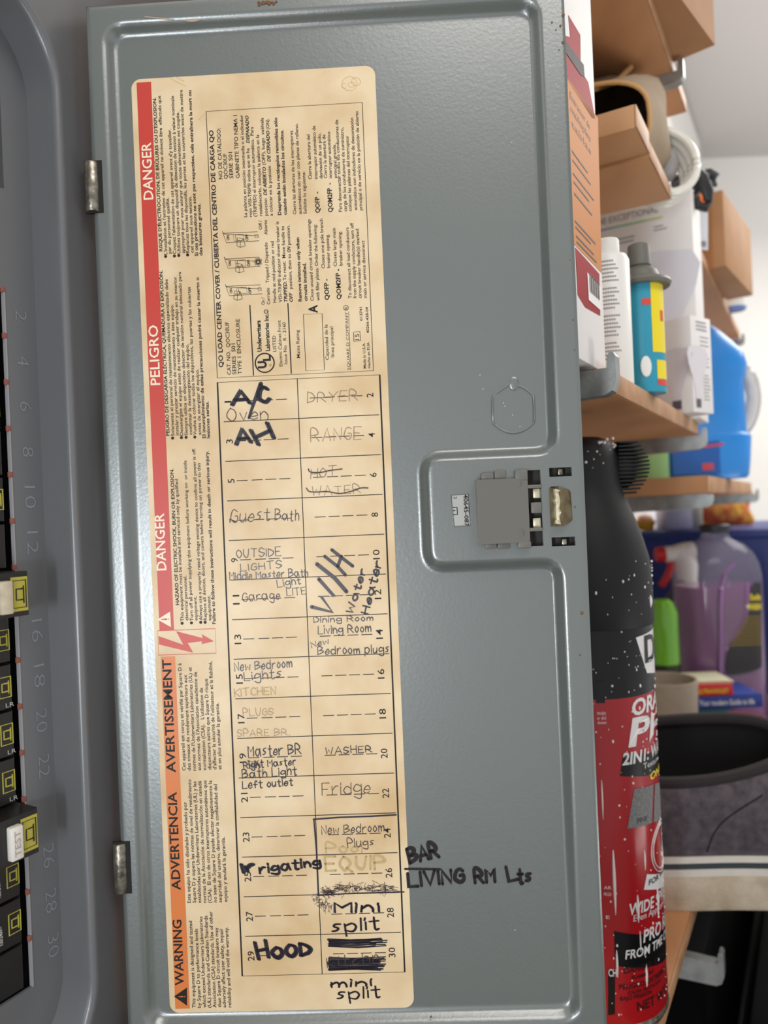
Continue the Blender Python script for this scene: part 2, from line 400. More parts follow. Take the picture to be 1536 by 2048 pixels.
b = MB(DW); b.tube([(a0 + .0022 + .0003 * (i % 2), .0026, zb_ + (zt_ - zb_) * (.06 + .88 * i / 9)) for i in range(10)], [.0011 + .0005 * (i % 3 == 0) for i in range(10)], 8); b.build('catch_lip', mat('bright_zinc', (222, 212, 182)), panel)
for y0, y1, xa in ((937, 950, 1108), (1077, 1090, 1116)):
    b = MB(DW); dbox(b, xa + 8, y0, xa + 18, y1, -.005, -.0012); b.build('catch_tab', STEEL, panel)
# moulded part-number tile
b = MB(DW)
c4 = [Q(903, 990), Q(936, 988), Q(941, 1051), Q(908, 1053)]
b.tube([(x, .0001, z) for x, z in c4], .0003, 6, True)
pt = b.build('number_tile_rim', PAINT, panel, label='stamped part number tile')
b = MB(DW); b.poly([Q(904, 991, .0001), Q(935, 989, .0001), Q(940, 1050, .0001), Q(909, 1052, .0001)], .00012); b.build('number_tile', mat('tile_face', (176, 176, 172), .35, .3, bump=.3), pt)
b = MB(DW)
x_, z0_ = Q(927, 989, .0002); z1_ = Q(931, 1053, .0002)[1]
put_text(b, '40645-087', lambda a, c: (x_ + c, .00022, z0_ - a), z0_ - z1_, .0017, bold=.02)
x_, z0_ = Q(908, 993, .0002); put_text(b, '2', lambda a, c: (x_ - .0001 + c * .8, .00022, z0_ - a), .0011, .0016)
b.ribbon([Q(905, 1015, .0002), Q(914, 1014.6, .0002), Q(915, 1029, .0002), Q(906, 1029.4, .0002)], .00045, .00022); b.ribbon([Q(905, 1021, .0002), Q(910, 1021, .0002)], .0004, .00022)
b.build('stamped_number', INK, pt, smooth=0)
# rust, chips
b = MB(DW)
for (x, y, r) in ((1304, 430, .1), (1127, 30, .0006), (1121, 52, .0005), (1126, 85, .0006), (1104, 45, .0004), (1140, 520, .0003), (1146, 640, .0004), (1149, 700, .0003), (1164, 1226, .0007), (1150, 1014, .0004), (862, 2033, .0005), (1160, 1310, .0004), (1118, 100, .0003), (1112, 60, .0003)):
    if r > .05: continue
    x_, z_ = Q(x, y); 
    if x_ < w1 - .0003: b.sphere((x_, .0001, z_), r, sy=.25, sz=1.2, seg=6)
for i in range(60):
    x_, z_ = Q(535 + rnd.gauss(0, 9), 3 + abs(rnd.gauss(0, 3)), 0); b.sphere((x_, .0002, min(z_, zT - .001)), rnd.uniform(.0002, .0006), sy=.5, seg=5)
b.build('rust_patch', mat('brown_rust', (118, 84, 52), .9), panel, kind='stuff', label='specks of rust along the door edges')
b = MB(DW)
for i in range(26): x_, z_ = Q(1070 + rnd.gauss(0, 30), 60 + rnd.uniform(-40, 240)); b.sphere((min(x_, w1 - .002), .0001 if x_ > st['r'] + .003 else -RC, z_), rnd.uniform(.0001, .00022), sy=.4, seg=4)
for (x, y) in ((1106, 242), (150, 780), (303, 1652), (960, 750), (1030, 1860), (966, 778), (1007, 806), (1010, 812), (1025, 830), (1040, 853)): x_, z_ = Q(x, y, -RC); b.sphere((max(x_, .003), -RC if 300 < x < 1090 else 0, z_), .00022, sy=.4, seg=4)
b.build('paint_chips', mat('bare_speck', (222, 216, 200), .5), panel, kind='stuff')
# scratches on the top crease
b = MB(DW); b.ribbon([Q(290, 34), Q(330, 38), Q(347, 40)], .0005, .0002); b.ribbon(smoothline([Q(362, 38, -.001), Q(385, 42, -.001), Q(405, 35, -.001), Q(416, 28, -.001)]), [.0006 + .0008 * math.sin(i / 12 * 3.1) for i in range(13)], -.0006)
b.build('bare_scratch', mat('scratch_tan', (176, 150, 122), .6), panel)
# ================================================================ DIRECTORY LABEL on the door
LN = -RC
PXM = abs(Q(700, 1000, LN)[1] - Q(700, 1100, LN)[1]) / 100      # metres per photograph pixel on the label
def lab(pts): return [Q(x, y, LN) for x, y in pts]
lc = lab([(264.5, 161), (748.5, 130), (829.5, 2014.5), (338.5, 2025.5)])
lw0 = (lc[0][0] + lc[3][0]) / 2; lw1 = (lc[1][0] + lc[2][0]) / 2; lz1 = (lc[0][1] + lc[1][1]) / 2; lz0 = (lc[2][1] + lc[3][1]) / 2
b = MB(DW); b.prism(rloop(lw0, lw1, lz0, lz1, .0042, 8), LN, LN + .00022)
label = b.build('directory_label', CREAM, panel, smooth=20, label='yellowed printed directory sticker with handwritten circuit names')
N1, N2, N3, N4 = LN + .00026, LN + .0003, LN + .00036, LN + .00042
def W_(x, y): return Q(x, y, LN)
def quad(mb, x0, y0, x1, y1, n=N1):
    a = W_(x0, y0); c = W_(x1, y1); mb.poly([(a[0], a[1]), (c[0], a[1]), (c[0], c[1]), (a[0], c[1])], n)
def V(mb, text, x, y0, y1, h=6.4, bold=0., shear=0., n=N2):      # reads upwards; x = baseline at the start
    w, z0 = W_(x, y0); z1 = W_(x, y1)[1]
    put_text(mb, text, lambda a, c: (w - c, n, z0 + a), z1 - z0, h * PXM, bold, shear)
BO = .022
b = MB(DW); quad(b, 273.5, 166, 343.5 - 41.2 + .2, 166.5); b = MB(DW)
ra = W_(273.5, 166); rb_ = W_(302.5, 164.5); rc_ = W_(314.8, 1261)
b.poly([(ra[0], ra[1]), (rb_[0], ra[1]), (rb_[0], rc_[1]), (ra[0], rc_[1])], N1)
rb = b.build('red_band', RED, label, smooth=0)
b = MB(DW); oa = W_(317.5, 1313.5); oc = W_(346.5, 2017)
b.poly([(ra[0], oa[1]), (rb_[0], oa[1]), (rb_[0], oc[1]), (ra[0], oc[1])], N1); b.build('orange_band', ORANGE, label, smooth=0)
LW = mat('label_white', (240, 222, 196), .4)
for a_ in (('DANGER', 306.8, 399.3, 285), ('PELIGRO', 320.8, 770, 650), ('DANGER', 333, 1140.3, 1026)):
    b = MB(DW); V(b, *a_, 19, .012); b.build('white_heading', LW, label, smooth=0)
b = MB(DW); b.poly(lab([(315.4, 1239), (340.5, 1223), (342.5, 1254)]), N2); b.build('white_triangle', LW, label, smooth=0)
b = MB(DW); b.ribbon(lab([(323.5, 1238.5), (333, 1238.2)]), [.0003, .0007], N3); b.disc(*W_(337, 1238), .00028, N3)
b.ribbon(lab([(315.8, 1261.5), (430.7, 1257), (432.5, 1306), (317.5, 1310)]), .0003, N2, True)
bolt = [(115, 215), (370, 305), (295, 165), (568, 236), (556, 195), (682, 268), (556, 297), (560, 268), (412, 285), (470, 385), (120, 300)]
b.poly(lab([(295 + x * .1953, 1230 + y * .1953) for x, y in bolt]), N2)
b.build('shock_symbol', RED, label, smooth=0, label='red lightning bolt symbol in a box')
for a_ in (('AVERTISSEMENT', 351.6, 1544.5, 1318), ('ADVERTENCIA', 361.6, 1779.5, 1583), ('WARNING', 368.3, 1969.7, 1838.6)):
    b = MB(DW); V(b, *a_, 17.5, .018); b.build('black_heading', INK, label, smooth=0)
b = MB(DW); tri = lab([(348.3, 1992), (374.5, 1974), (374.5, 2010.5)]); b.poly(tri, N2)
b.build('black_triangle', INK, label, smooth=0)
b = MB(DW); b.ribbon(lab([(358, 1992.3), (366, 1992.2)]), [.0003, .0006], N3); b.disc(*W_(370, 1992.2), .00025, N3); b.build('warning_mark', ORANGE, label, smooth=0)
T1 = [("RISQUE D'ÉLECTROCUTION, DE BRÛLURES OU D'EXPLOSION.", 325.3, 502.8, 195.2, 1), ("L'installation et l'entretien de cet appareil ne doivent être  effectués que", 335, 516.5, 191.3, 2),
 ("par du personnel qualifié.", 343, 507.7, 395.4, 0), ("Coupez l'alimentation de cet appareil avant d'y travailler.", 352.7, 515.5, 257.7, 2),
 ("Utilisez toujours un dispositif de détection de tension à valeur nominale", 361.4, 514.5, 191.3, 2), ("approprié pour vous assurer que toute alimentation est coupée.", 370.2, 506.7, 223.5, 0),
 ("Replacez tous les dispositifs, les portes et les couvercles avant de mettre", 379, 513.5, 179.6, 2), ("cet appareil sous tension.", 387.8, 505.7, 392.5, 0),
 ("Si ces précautions ne sont pas respectées, cela entraînera la mort ou", 396.6, 512.6, 180.5, 1), ("des blessures graves.", 405.4, 511.6, 407.1, 1)]
T2 = [("PELIGRO DE DESCARGA ELÉCTRICA, QUEMADURA O EXPLOSIÓN.", 339.3, 871.6, 540.5, 1), ("Solamente el personal de mantenimiento eléctrico especializado debe", 349, 879.4, 558, 2),
 ("instalar y prestar servicio de mantenimiento a éste equipo.", 357.9, 870.6, 608, 0), ("Desenergize el equipo antes de realizar cualquier trabajo en su interior.", 366.7, 878.4, 551.3, 2),
 ("Siempre utilice un dispositivo detector de tensión nominal adecuado para", 376, 878, 543.5, 2), ("confirmar la desenergización del equipo.", 384.8, 869.6, 688, 0),
 ("Vuelva a colocar todos los dispositivos, las puertas y las cubiertas", 393.4, 877.5, 573.7, 2), ("antes de energizar el equipo.", 402.8, 869.6, 737.8, 0),
 ("El incumplimiento de estas precauciones podrá causar la muerto o", 411.6, 876.5, 554.2, 1), ("lesiones serias.", 420.4, 876.5, 802.2, 1)]
T3 = [("HAZARD OF ELECTRIC SHOCK, BURN OR EXPLOSION.", 358.4, 1209.6, 937, 1), ("This equipment must be installed and serviced only by qualified", 368, 1249.6, 957.6, 2),
 ("electrical personnel.", 377, 1240.8, 1151, 0), ("Turn off all power supplying this equipment before working on  or inside", 386.7, 1248.7, 920.5, 2), ("equipment.", 395.5, 1240.8, 1192, 0),
 ("Always use a properly rated voltage sensing device to confirm all power is off.", 405.2, 1247.7, 896, 2), ("Replace all devices, doors, and covers before turning on power to this", 414, 1247.7, 925.4, 2),
 ("equipment.", 422.8, 1240.8, 1190, 0), ("Failure to follow these instructions will result in death or serious injury.", 431.6, 1247.7, 901, 1)]
T4 = [("Cet appareil est conçu et vérifié par Square D à", 371.8, 1540.6, 1325.7, 0), ("des niveaux de rendement supérieurs aux", 382, 1540.6, 1349, 0), ("normes de l'Underwriters Laboratories (UL) et", 392.3, 1540.6, 1333.5, 0),
 ("aux normes de l'Association canadienne de", 402.4, 1540.2, 1343, 0), ("normalisation (CSA).   L'utilisation de", 412.8, 1539.6, 1375, 0), ("disjoncteurs autres que Square D risque", 423, 1539, 1357, 0),
 ("d'affecter la sécurité de l'utilisateur et la fiabilité,", 433.3, 1538.6, 1321.8, 0), ("et en plus annuler la garantie.", 443.4, 1538.6, 1404.8, 0)]
T5 = [("Este equipo ha sido diseñado y probado por", 382, 1805.2, 1603, 0), ("Square D y supera las normas de nivel de rendimiento", 392.7, 1805, 1558, 0), ("establecidas por Underwriters Laboratories (UL) y las", 402.8, 1805, 1562, 0),
 ("normas de la Asociación de normalización en canadá", 413, 1805, 1561, 0), ("(CSA).  El uso de otros interruptores automáticos que", 423.5, 1805, 1560, 0), ("no sean de Square D puede afectar negativamente la", 434, 1804, 1560, 0),
 ("sequridad del usuario, deteriorar la confiabilidad del", 444.3, 1804, 1568, 0), ("equipo y anulará la garantía.", 455, 1803, 1673, 0)]
T6 = [("This equipment is designed and tested", 391.7, 2014.8, 1840.7, 0), ("by Square D to performance levels", 402.4, 2014.8, 1856.8, 0), ("which exceed Underwriters Laboratories", 412.7, 2014.5, 1832, 0),
 ("(UL) standards and Canadian Standards", 422.8, 2014.5, 1830.4, 0), ("Association (CSA) standards. Use of other", 433, 2014.3, 1821.8, 0), ("than Square D circuit breakers may", 442.8, 2014, 1854, 0),
 ("adversely affect user safety, impair", 452.5, 2014, 1855.7, 0), ("reliability and will void the warranty.", 463, 2013.7, 1853, 0)]
for blk in (T1, T2, T3, T4, T5, T6):
    b = MB(DW)
    for t, x, y0, y1, f in blk:
        if f == 2:
            p = W_(x - 3.4, y0 - 3.2); b.disc(p[0], p[1], 3.1 * PXM, N2, 12); y0 -= 7.2
        V(b, t, x, y0, y1, 6.5 if blk in (T1, T2, T3) else 7, BO if f == 1 else .010)
    b.build('warning_text', INK, label, smooth=0)
def frame(mb, pts, w, n=N2, closed=True): mb.ribbon(lab(pts), w * PXM, n, closed)
fr = lab([(412.8, 224.5), (724, 204.6), (747.4, 741.3), (435, 756.4)])
fx0 = (fr[0][0] + fr[3][0]) / 2; fx1 = (fr[1][0] + fr[2][0]) / 2; fz1 = (fr[0][1] + fr[1][1]) / 2; fz0 = (fr[2][1] + fr[3][1]) / 2
b = MB(DW); b.ribbon([(fx0, fz1), (fx1, fz1), (fx1, fz0), (fx0, fz0)], 1.4 * PXM, N2, True)
frame(b, [(500, 611), (507.3, 750.5)], 2.2, closed=False); frame(b, [(576, 607.5), (582.8, 746.7)], 2.2, closed=False)
frame(b, [(607, 629), (644.3, 627.6), (649, 740), (611.9, 742)], 1.2)
b.build('panel_outline', INK, label, smooth=0)
b = MB(DW)
V(b, 'QO LOAD CENTER COVER / CUBIERTA DEL CENTRO DE CARGA QO', 446.8, 734.9, 259.6, 8.8, .024)
for t, x, y0, y1 in (("CAT. NO.  QOC30UF", 462.4, 749.5, 644), ("SERIES  S01", 473, 749, 687), ("TYPE 1 ENCLOSURE", 483.9, 748.5, 638), ("NO DE CATALOGO:", 445.4, 358.7, 256.7), ("QOC30UF", 455.8, 358, 307.5), ("SERIE S01", 466.9, 357.3, 304.5), ("GABINETE TIPO NEMA 1", 479.6, 356.7, 230.4)):
    V(b, t, x, y0, y1, 7.6, .008)
b.build('catalogue_text', INK, label, smooth=0)
b = MB(DW)
c0 = W_(529.7, 726); b.ribbon([(c0[0] + 19 * PXM * math.cos(t * math.pi / 18), c0[1] + 19 * PXM * math.sin(t * math.pi / 18)) for t in range(36)], 2.6 * PXM, N2, True)
V(b, 'U', 533, 736.5, 722, 16, .05); V(b, 'L', 541, 722, 711, 14, .05); b.ribbon([(c0[0] + (11 + 2 * math.cos(t)) * PXM, c0[1] - (5 + 2 * math.sin(t)) * PXM) for t in np.linspace(0, 6, 10)], .6 * PXM, N2, True)
V(b, 'Underwriters', 523.5, 703.6, 641, 8.2, .035); V(b, 'Laboratories Inc.®', 540, 702, 618.7, 8.2, .03)
b.build('listing_mark', INK, label, smooth=0, label='circular testing mark with company name')
b = MB(DW)
for t, x, y0, y1 in (("LISTED", 552.8, 703.6, 671.4), ("Electric Cabinet Front", 565.2, 733, 640.7), ("Issue No   R - 2160", 575, 728.5, 644.6), ("Mains Rating", 600.4, 716, 660), ("Capacidad de la", 658, 719.8, 649), ("línea principal", 668.7, 714.5, 653.4)):
    V(b, t, x, y0, y1, 6.6, .004)
V(b, 'A', 635, 626, 610, 17, .03)
V(b, 'SQUARE D COMPANY', 700.5, 740, 624, 5.6, -.004); frame(b, [(701.6, 740), (697.3, 624)], .8, closed=False)
p = W_(692, 616); b.ribbon([(p[0] + 5 * PXM * math.cos(t), p[1] + 5 * PXM * math.sin(t)) for t in np.linspace(0, 6.0, 14)], .9 * PXM, N2, True); V(b, 'R', 695.5, 619, 613.4, 6)
frame(b, [(707, 664.6), (720, 663.2), (721, 681.5), (708, 683)], 1.3); V(b, '15', 718.5, 680, 668, 8.5)
for t, x, y0, y1 in (("013741", 725.3, 641.6, 614.3), ("Made in U.S.A.", 732.2, 737, 685.6), ("40266-438-04", 738.4, 666.6, 614.3), ("Hecho en EUA", 741, 736.4, 684.6)): V(b, t, x, y0, y1, 5.2, .012)
b.build('rating_text', INK, label, smooth=0)
b = MB(DW)
for t, x, y0, y1, f in (("On /", 529.8, 609.9, 595, 0), ("Cerrado", 540.5, 609, 575.7, 0), ("Tripped / Disparado", 538.5, 566, 485, 0), ("Off /", 524.5, 459.5, 441.3, 0), ("Abierto", 535.3, 469.6, 440.3, 0),
 ("Handle at mid-position or red", 552.9, 605.5, 482.5, 0), ("VISI-TRIP® indicator shows breaker is", 564.2, 605, 443, 0), ("TRIPPED.", 575, 604, 563, 3), ("To reset:  Move handle to", 573, 561, 452, 0),
 ("OFF", 585.7, 604, 585, 3), ("position, then to", 584.8, 578, 508, 0), ("ON", 581.5, 505, 493, 3), ("position.", 581, 490, 450, 0), ("Remove twistouts only when", 603.7, 603, 475, 1), ("circuits installed.", 615, 602.6, 525.4, 1),
 ("Close unused circuit breaker openings", 627.7, 602, 438.4, 0), ("with filler plates. Order the following:", 639.4, 601.6, 449, 0), ("QOFP -", 658.4, 600, 557.7, 4), ("Closes one pole branch", 649.8, 537, 437.4, 0), ("breaker opening.", 660.5, 536, 468.6, 0),
 ("QOM2FP -", 682.4, 599, 538, 4), ("Closes large main", 674, 533, 456, 0), ("breaker opening.", 685.3, 531.3, 462.8, 0), ("To disconnect all load conductors", 703.3, 597, 455, 0), ("from the supply conductors, turn off", 713.2, 596.7, 446, 0),
 ("circuit breaker handle(s) marked", 723.4, 596.7, 458, 0), ("main or service disconnect", 733.7, 596, 481, 0)):
    V(b, t, x, y0, y1, 8.6 if f == 4 else 6.5, .026 if f in (1, 3, 4) else .009, .25 if f == 3 else 0)
b.build('english_text', INK, label, smooth=0)
b = MB(DW)
for t, x, y0, y1, f in (("La palanca en posición intermedia o el indicador", 494.6, 434.5, 230, 0), ("rojo VISI-TRIP® indica que se ha", 504.4, 434, 296.8, 0), ("DISPARADO", 499.5, 287, 231.4, 3), ("(TRIPPED) el interruptor automático.  Para", 514.2, 433.5, 253.8, 0),
 ("restablecerlo, coloque la palanca en la", 525, 432.5, 269.4, 0), ("posición", 535.7, 432, 397.4, 0), ("DE ABIERTO", 534, 391, 334, 3), ("(OFF), luego  vuélvala", 531, 330, 236, 0), ("a colocar en la posición", 546, 432, 332, 0), ("DE CERRADO", 541.5, 324, 261.6, 3), ("(ON).", 539, 259, 238, 0),
 ("Desprenda los rectángulos removibles sólo", 562.6, 430.5, 235, 1), ("cuando estén instalados los circuitos.", 573.8, 430, 260, 1), ("Cierre las aberturas de los interruptores", 592.7, 429, 261.6, 0), ("automáticos sin usar con placas de relleno.", 603.6, 428.6, 246.6, 0), ("Solicite lo siguiente:", 613.8, 428, 343.6, 0),
 ("QOFP  -", 640, 426, 383.7, 4), ("Cierra la abertura del", 623.5, 358.9, 269.4, 0), ("interruptor automático de", 635.3, 358.3, 251.8, 0), ("derivación de un polo.", 645.4, 357.7, 266.5, 0), ("Cierra la abertura de", 654.4, 356.7, 269.4, 0), ("QOM2FP  -", 665.5, 424.7, 365.7, 4),
 ("interruptor automático", 664.2, 356.7, 263.5, 0), ("principal grande.", 674.3, 356, 288, 0), ("Para desconectar todos los conductores de", 684, 424, 239.5, 0), ("carga de los conductores de suministro,", 693.9, 423.3, 254.8, 0), ("coloque las palancas del interruptor", 703.6, 422.7, 271.4, 0),
 ("automático con indicadores de desconexión", 714.4, 420.8, 235.6, 0), ("principal o de servicio en la posición de abierto", 724.7, 420.8, 222.5, 0)):
    V(b, t, x, y0, y1, 8.8 if f == 4 else 6.5, .026 if f in (1, 3, 4) else .009, .25 if f == 3 else 0)
b.build('spanish_text', INK, label, smooth=0)
# the three little breaker drawings
for k, (ox, oy) in enumerate(((449, 606), (446.5, 551), (443, 500))):
    b = MB(DW); lw = .9 * PXM
    def g(x, y): return W_(ox + x, oy + y)                      # x to the right (downwards in the drawing), y up the page
    b.ribbon([g(72, -36), g(4, -33), g(2, -37), g(10, -14), g(75, -18)], lw, N2); b.ribbon([g(4, -33), g(7, -31), g(74, -28)], lw, N2)
    b.ribbon([g(68, -24), g(74, -25), g(73, -31), g(67, -30)], lw, N2, True)
    hx = (20, 26, 32)[k]
    b.ribbon([g(24, -30), g(44, -31), g(46, -19), g(26, -17)], lw, N2, True); b.ribbon([g(28, -29), g(30, -18)], lw, N2)
    b.ribbon([g(hx, -24), g(hx + 12, -22), g(hx + 16, -8), g(hx + 6, -5), g(hx - 1, -8)], lw * 1.2, N2, True); b.ribbon([g(hx + 12, -22), g(hx + 6, -14), g(hx + 6, -5)], lw, N2)
    p = g(hx + 4, -17); b.ribbon([(p[0] + 2 * PXM * math.cos(t), p[1] + 2 * PXM * math.sin(t)) for t in np.linspace(0, 5.6, 8)], lw, N2, True)
    V(b, 'ON', ox + 16, oy - 19, oy - 29, 5, .03); V(b, 'OFF', ox + 54, oy - 18, oy - 31, 5.5, .03)
    if k == 1:
        for i in range(22): a_ = i * .2856; p = g(70, -27); b.ribbon([(p[0] + 3 * PXM * math.cos(a_), p[1] + 3 * PXM * math.sin(a_)), (p[0] + (7 + i % 3) * PXM * math.cos(a_), p[1] + (7 + i % 3) * PXM * math.sin(a_))], lw, N2)
    b.build('breaker_drawing', INK, label, smooth=0)
# ---- circuit table
tl = lab([(435.6, 765), (759, 750), (810, 1942.5), (484.5, 1952)])
tx0 = (tl[0][0] + tl[3][0]) / 2; tx1 = (tl[1][0] + tl[2][0]) / 2; tz1 = (tl[0][1] + tl[1][1]) / 2; tz0 = (tl[2][1] + tl[3][1]) / 2
txm = (W_(595, 761)[0] + W_(644.3, 1946)[0]) / 2; rh = (tz1 - tz0) / 15
b = MB(DW); b.ribbon([(tx0, tz1), (tx1, tz1), (tx1, tz0), (tx0, tz0)], 3.2 * PXM, N2, True)
b.ribbon([(txm, tz1), (txm, tz0)], 1.6 * PXM, N2)
for i in range(1, 15): b.ribbon([(tx0 + 10 * PXM, tz1 - rh * i), (tx1 - 5 * PXM, tz1 - rh * i)], 1.5 * PXM, N2)
b.build('table_lines', INK, label, smooth=0)
b = MB(DW)
for i in range(15):
    zc = tz1 - rh * (i + .5) + 0 * PXM
    for x0 in (31, 61.5, 89, 117): b.ribbon([(tx0 + x0 * PXM, zc), (tx0 + (x0 + 21) * PXM, zc)], 1.5 * PXM, N2)
    for x0 in (24, 52, 79.5, 107.5): b.ribbon([(txm + x0 * PXM, zc), (txm + (x0 + 21) * PXM, zc)], 1.5 * PXM, N2)
b.build('dashed_lines', INK, label, smooth=0)
for i in range(15):
    zc = tz1 - rh * (i + .5); h = 13.2 * PXM
    for t, xb in ((str(2 * i + 1), tx0 + 26 * PXM), (str(2 * i + 2), txm + 151 * PXM - .2 * i * PXM)):
        L_ = (8.6 if len(t) == 1 else 19.5) * PXM
        if t == '1': L_ = 3.4 * PXM
        b = MB(DW); put_text(b, t, lambda a, c: (xb - c, N2, zc - L_ / 2 + a), L_, h, .003)
        b.build('circuit_number', INK, label, smooth=0)
# ---- handwriting, written level across the rows
GL = {'A': "02 38 62/14 54", 'B': "02 08/08 38 57 46 15/25 55 64 43 02", 'C': "57 38 17 04 13 32 53", 'D': "02 08/08 37 55 43 02", 'E': "58 08 02 52/05 45", 'F': "58 08 02/05 45", 'G': "57 38 17 04 13 32 53 55 35",
 'H': "08 02/58 52/05 55", 'I': "08 02", 'J': "58 53 32 03", 'K': "08 02/58 05 52", 'L': "08 02 52", 'M': "02 08 35 68 62", 'N': "02 08 52 58", 'O': "28 06 04 22 43 55 47 28", 'P': "02 08 38 56 45 05", 'Q': "28 06 04 22 43 55 47 28/33 61",
 'R': "02 08 38 56 45 05/25 62", 'S': "57 28 06 25 54 43 22 03", 'T': "08 68/38 32", 'U': "08 04 22 43 58", 'V': "08 32 68", 'W': "08 12 36 52 78", 'X': "08 52/58 02", 'Y': "08 35 68/35 32",
 'a': "55 26 04 22 43 56/55 62", 'b': "08 02/04 26 45 32 02", 'c': "46 15 03 22 43", 'd': "58 52/55 26 04 22 53", 'e': "04 44 36 15 03 22 43", 'f': "47 38 27 22/05 45", 'g': "55 26 04 23 54/56 51 30 01", 'h': "08 02/04 26 45 42", 'i': "06 02/08 07.", 'l': "08 02",
 'k': "08 02/46 04 42", 'm': "06 02/04 26 34 32/34 56 64 62", 'n': "06 02/04 26 44 42", 'o': "26 04 22 44 26", 'p': "06 00/05 36 54 32 03", 'r': "06 02/04 26 46", 's': "46 26 15 34 23 03", 't': "28 22 42/06 46", 'u': "06 03 22 44/46 42",
 'v': "06 22 46", 'w': "06 12 35 52 66", 'x': "06 42/46 02", 'y': "06 23/46 20", '/': "02 48", '.': "02 12"}
HARD = set('AEFHIKLMNTVWXYvwxik/')
def HW(mb, text, x0, y0, x1, y1, h, width, jit=.25, n=N3, slant=0., seed=1, double=0, nn=None):
    R = random.Random(seed + len(text)); adv = []; tot = 0
    for ch in text:
        if ch == ' ': adv.append((None, 4)); tot += 4; continue
        g_ = GL[ch]; mx = max(int(p[0]) for p in g_.replace('.', '').replace('/', ' ').split()); adv.append((g_, mx + 2)); tot += mx + 2
    tot -= 2; a = np.array([x0, y0], float); c = np.array([x1, y1], float); ex = (c - a) / tot; l = math.hypot(*(c - a)); up = np.array([(c - a)[1], -(c - a)[0]]) / l * h / 6.
    cur = 0
    for g_, ad in adv:
        if g_:
            sc = 1 + R.uniform(-.12, .12); dy = R.uniform(-.4, .4) * jit
            for st_ in g_.replace('.', '').split('/'):
                pts = []
                for p in st_.split():
                    gx = int(p[0]) + R.uniform(-jit, jit) + slant * (int(p[1]) - 2); gy = (int(p[1]) - 2) * sc + dy + R.uniform(-jit, jit) * .7
                    q = a + ex * (cur + gx) + up * gy; pts.append(tuple(q))
                sm = pts if (text_hard(st_, g_)) else smoothline(pts, 4)
                for d_ in range(1 + double):
                    off = d_ * width * .55
                    w_ = [W_(x + off, y + off * .3) for x, y in sm] if n != 'door' else [Q(x + off, y + off * .3, LN) for x, y in sm]
                    k = len(w_); mb.ribbon(w_, [width * PXM * (.85 + .3 * math.sin(3.1 * i / max(k - 1, 1))) for i in range(k)], (nn if n == 'door' else n))
        cur += ad
def text_hard(st_, g_):
    return len(st_.split()) < 3 or any(g_ is GL[c] for c in HARD)
def entry(items, m, lbl=None):
    mb = MB(DW)
    for it in items:
        kw = it[7] if len(it) > 7 else {}
        HW(mb, *it[:7], **kw)
    return mb.build('handwritten_entry', m, label, smooth=0, label=lbl)
MK = dict(double=1, jit=.2)
entry([('A', 464, 809, 498, 806, 23, 7, MK), ('C', 518, 806, 538, 803, 27, 6.5, MK)], PEN)
b = MB(DW); b.ribbon(lab([(498, 836), (508, 806), (522, 768)]), [5 * PXM, 7 * PXM, 9 * PXM], N3); b.build('marker_slash', PEN, label, smooth=0)
entry([('Oven', 456, 843, 536, 838, 25, 1.7)], BALL)
entry([('A', 472, 888, 500, 884, 25, 7, MK), ('H', 515, 890, 546, 876, 30, 7, MK)], PEN)
entry([('DRYER', 615, 806, 715, 800, 20, 1.5, dict(slant=.15))], PENCIL); entry([('RANGE', 622, 884, 722, 878, 24, 1.5, dict(slant=.12))], PENCIL)
entry([('HOT', 622, 957, 672, 953, 20, 1.5, dict(slant=.15)), ('WATER', 626, 992, 722, 986, 18, 1.3)], PENCIL)
b = MB(DW)
for s_ in ([(617, 938), (621, 944), (640, 945), (660, 941), (684, 938)], [(613, 976), (619, 983), (635, 984), (655, 983), (680, 987), (708, 981), (722, 976), (736, 976)]): b.ribbon(lab(smoothline(s_)), 2.2 * PXM, N4)
b.build('crossing_out', PEN, label, smooth=0)
entry([('Guest', 462, 1046, 540, 1040, 24, 1.7, dict(slant=.1)), ('Bath', 550, 1040, 598, 1041, 21, 1.7)], BALL)
entry([('OUTSIDE', 474, 1116, 562, 1111, 17, 1.8), ('LIGHTS', 482, 1142, 564, 1136, 15, 1.8)], PEN)
entry([('Middle Master Bath', 460, 1160, 616, 1152, 15, 1.9), ('Light', 556, 1175, 602, 1167, 14, 1.9)], PEN)
entry([('Garage', 486, 1203, 560, 1198, 18, 1.6), ('LITE', 574, 1192, 612, 1188, 14, 1.5)], BALL)
b = MB(DW); b.ribbon(lab([(623.4, 1213.5), (665, 1224), (641.7, 1192), (669, 1193), (637.8, 1158)]), 7.5 * PXM, N3); b.build('marker_w', PEN, label, smooth=0)
b = MB(DW)
for q_ in ([(663.8, 1099.5), (682, 1114), (705.5, 1132)], [(649.5, 1112.5), (675.5, 1133), (691, 1150)], [(675.5, 1133), (683, 1112.5)]): b.ribbon(lab(q_), 6.5 * PXM, N3)
b.build('marker_h', PEN, label, smooth=0)
b = MB(DW); b.ribbon(lab([(634, 1128), (669, 1155.5), (693, 1183)]), 8 * PXM, N3); b.build('marker_slash', PEN, label, smooth=0)
entry([('Water', 706, 1226, 732, 1140, 13, 3.6), ('Heater', 736, 1228, 764, 1124, 15, 3.6)], PEN)
entry([('Dining Room', 628, 1245, 746, 1241, 12, 1.7), ('Living Room', 637, 1268, 742, 1263, 16, 1.9)], PEN)
entry([('New', 624, 1295, 658, 1287, 12, 1.7), ('Bedroom plugs', 636, 1309, 778, 1305, 17, 1.9)], PEN)
entry([('New Bedroom', 470, 1342, 584, 1334, 17, 2), ('Lights', 489, 1361, 563, 1355, 18, 2)], PEN)
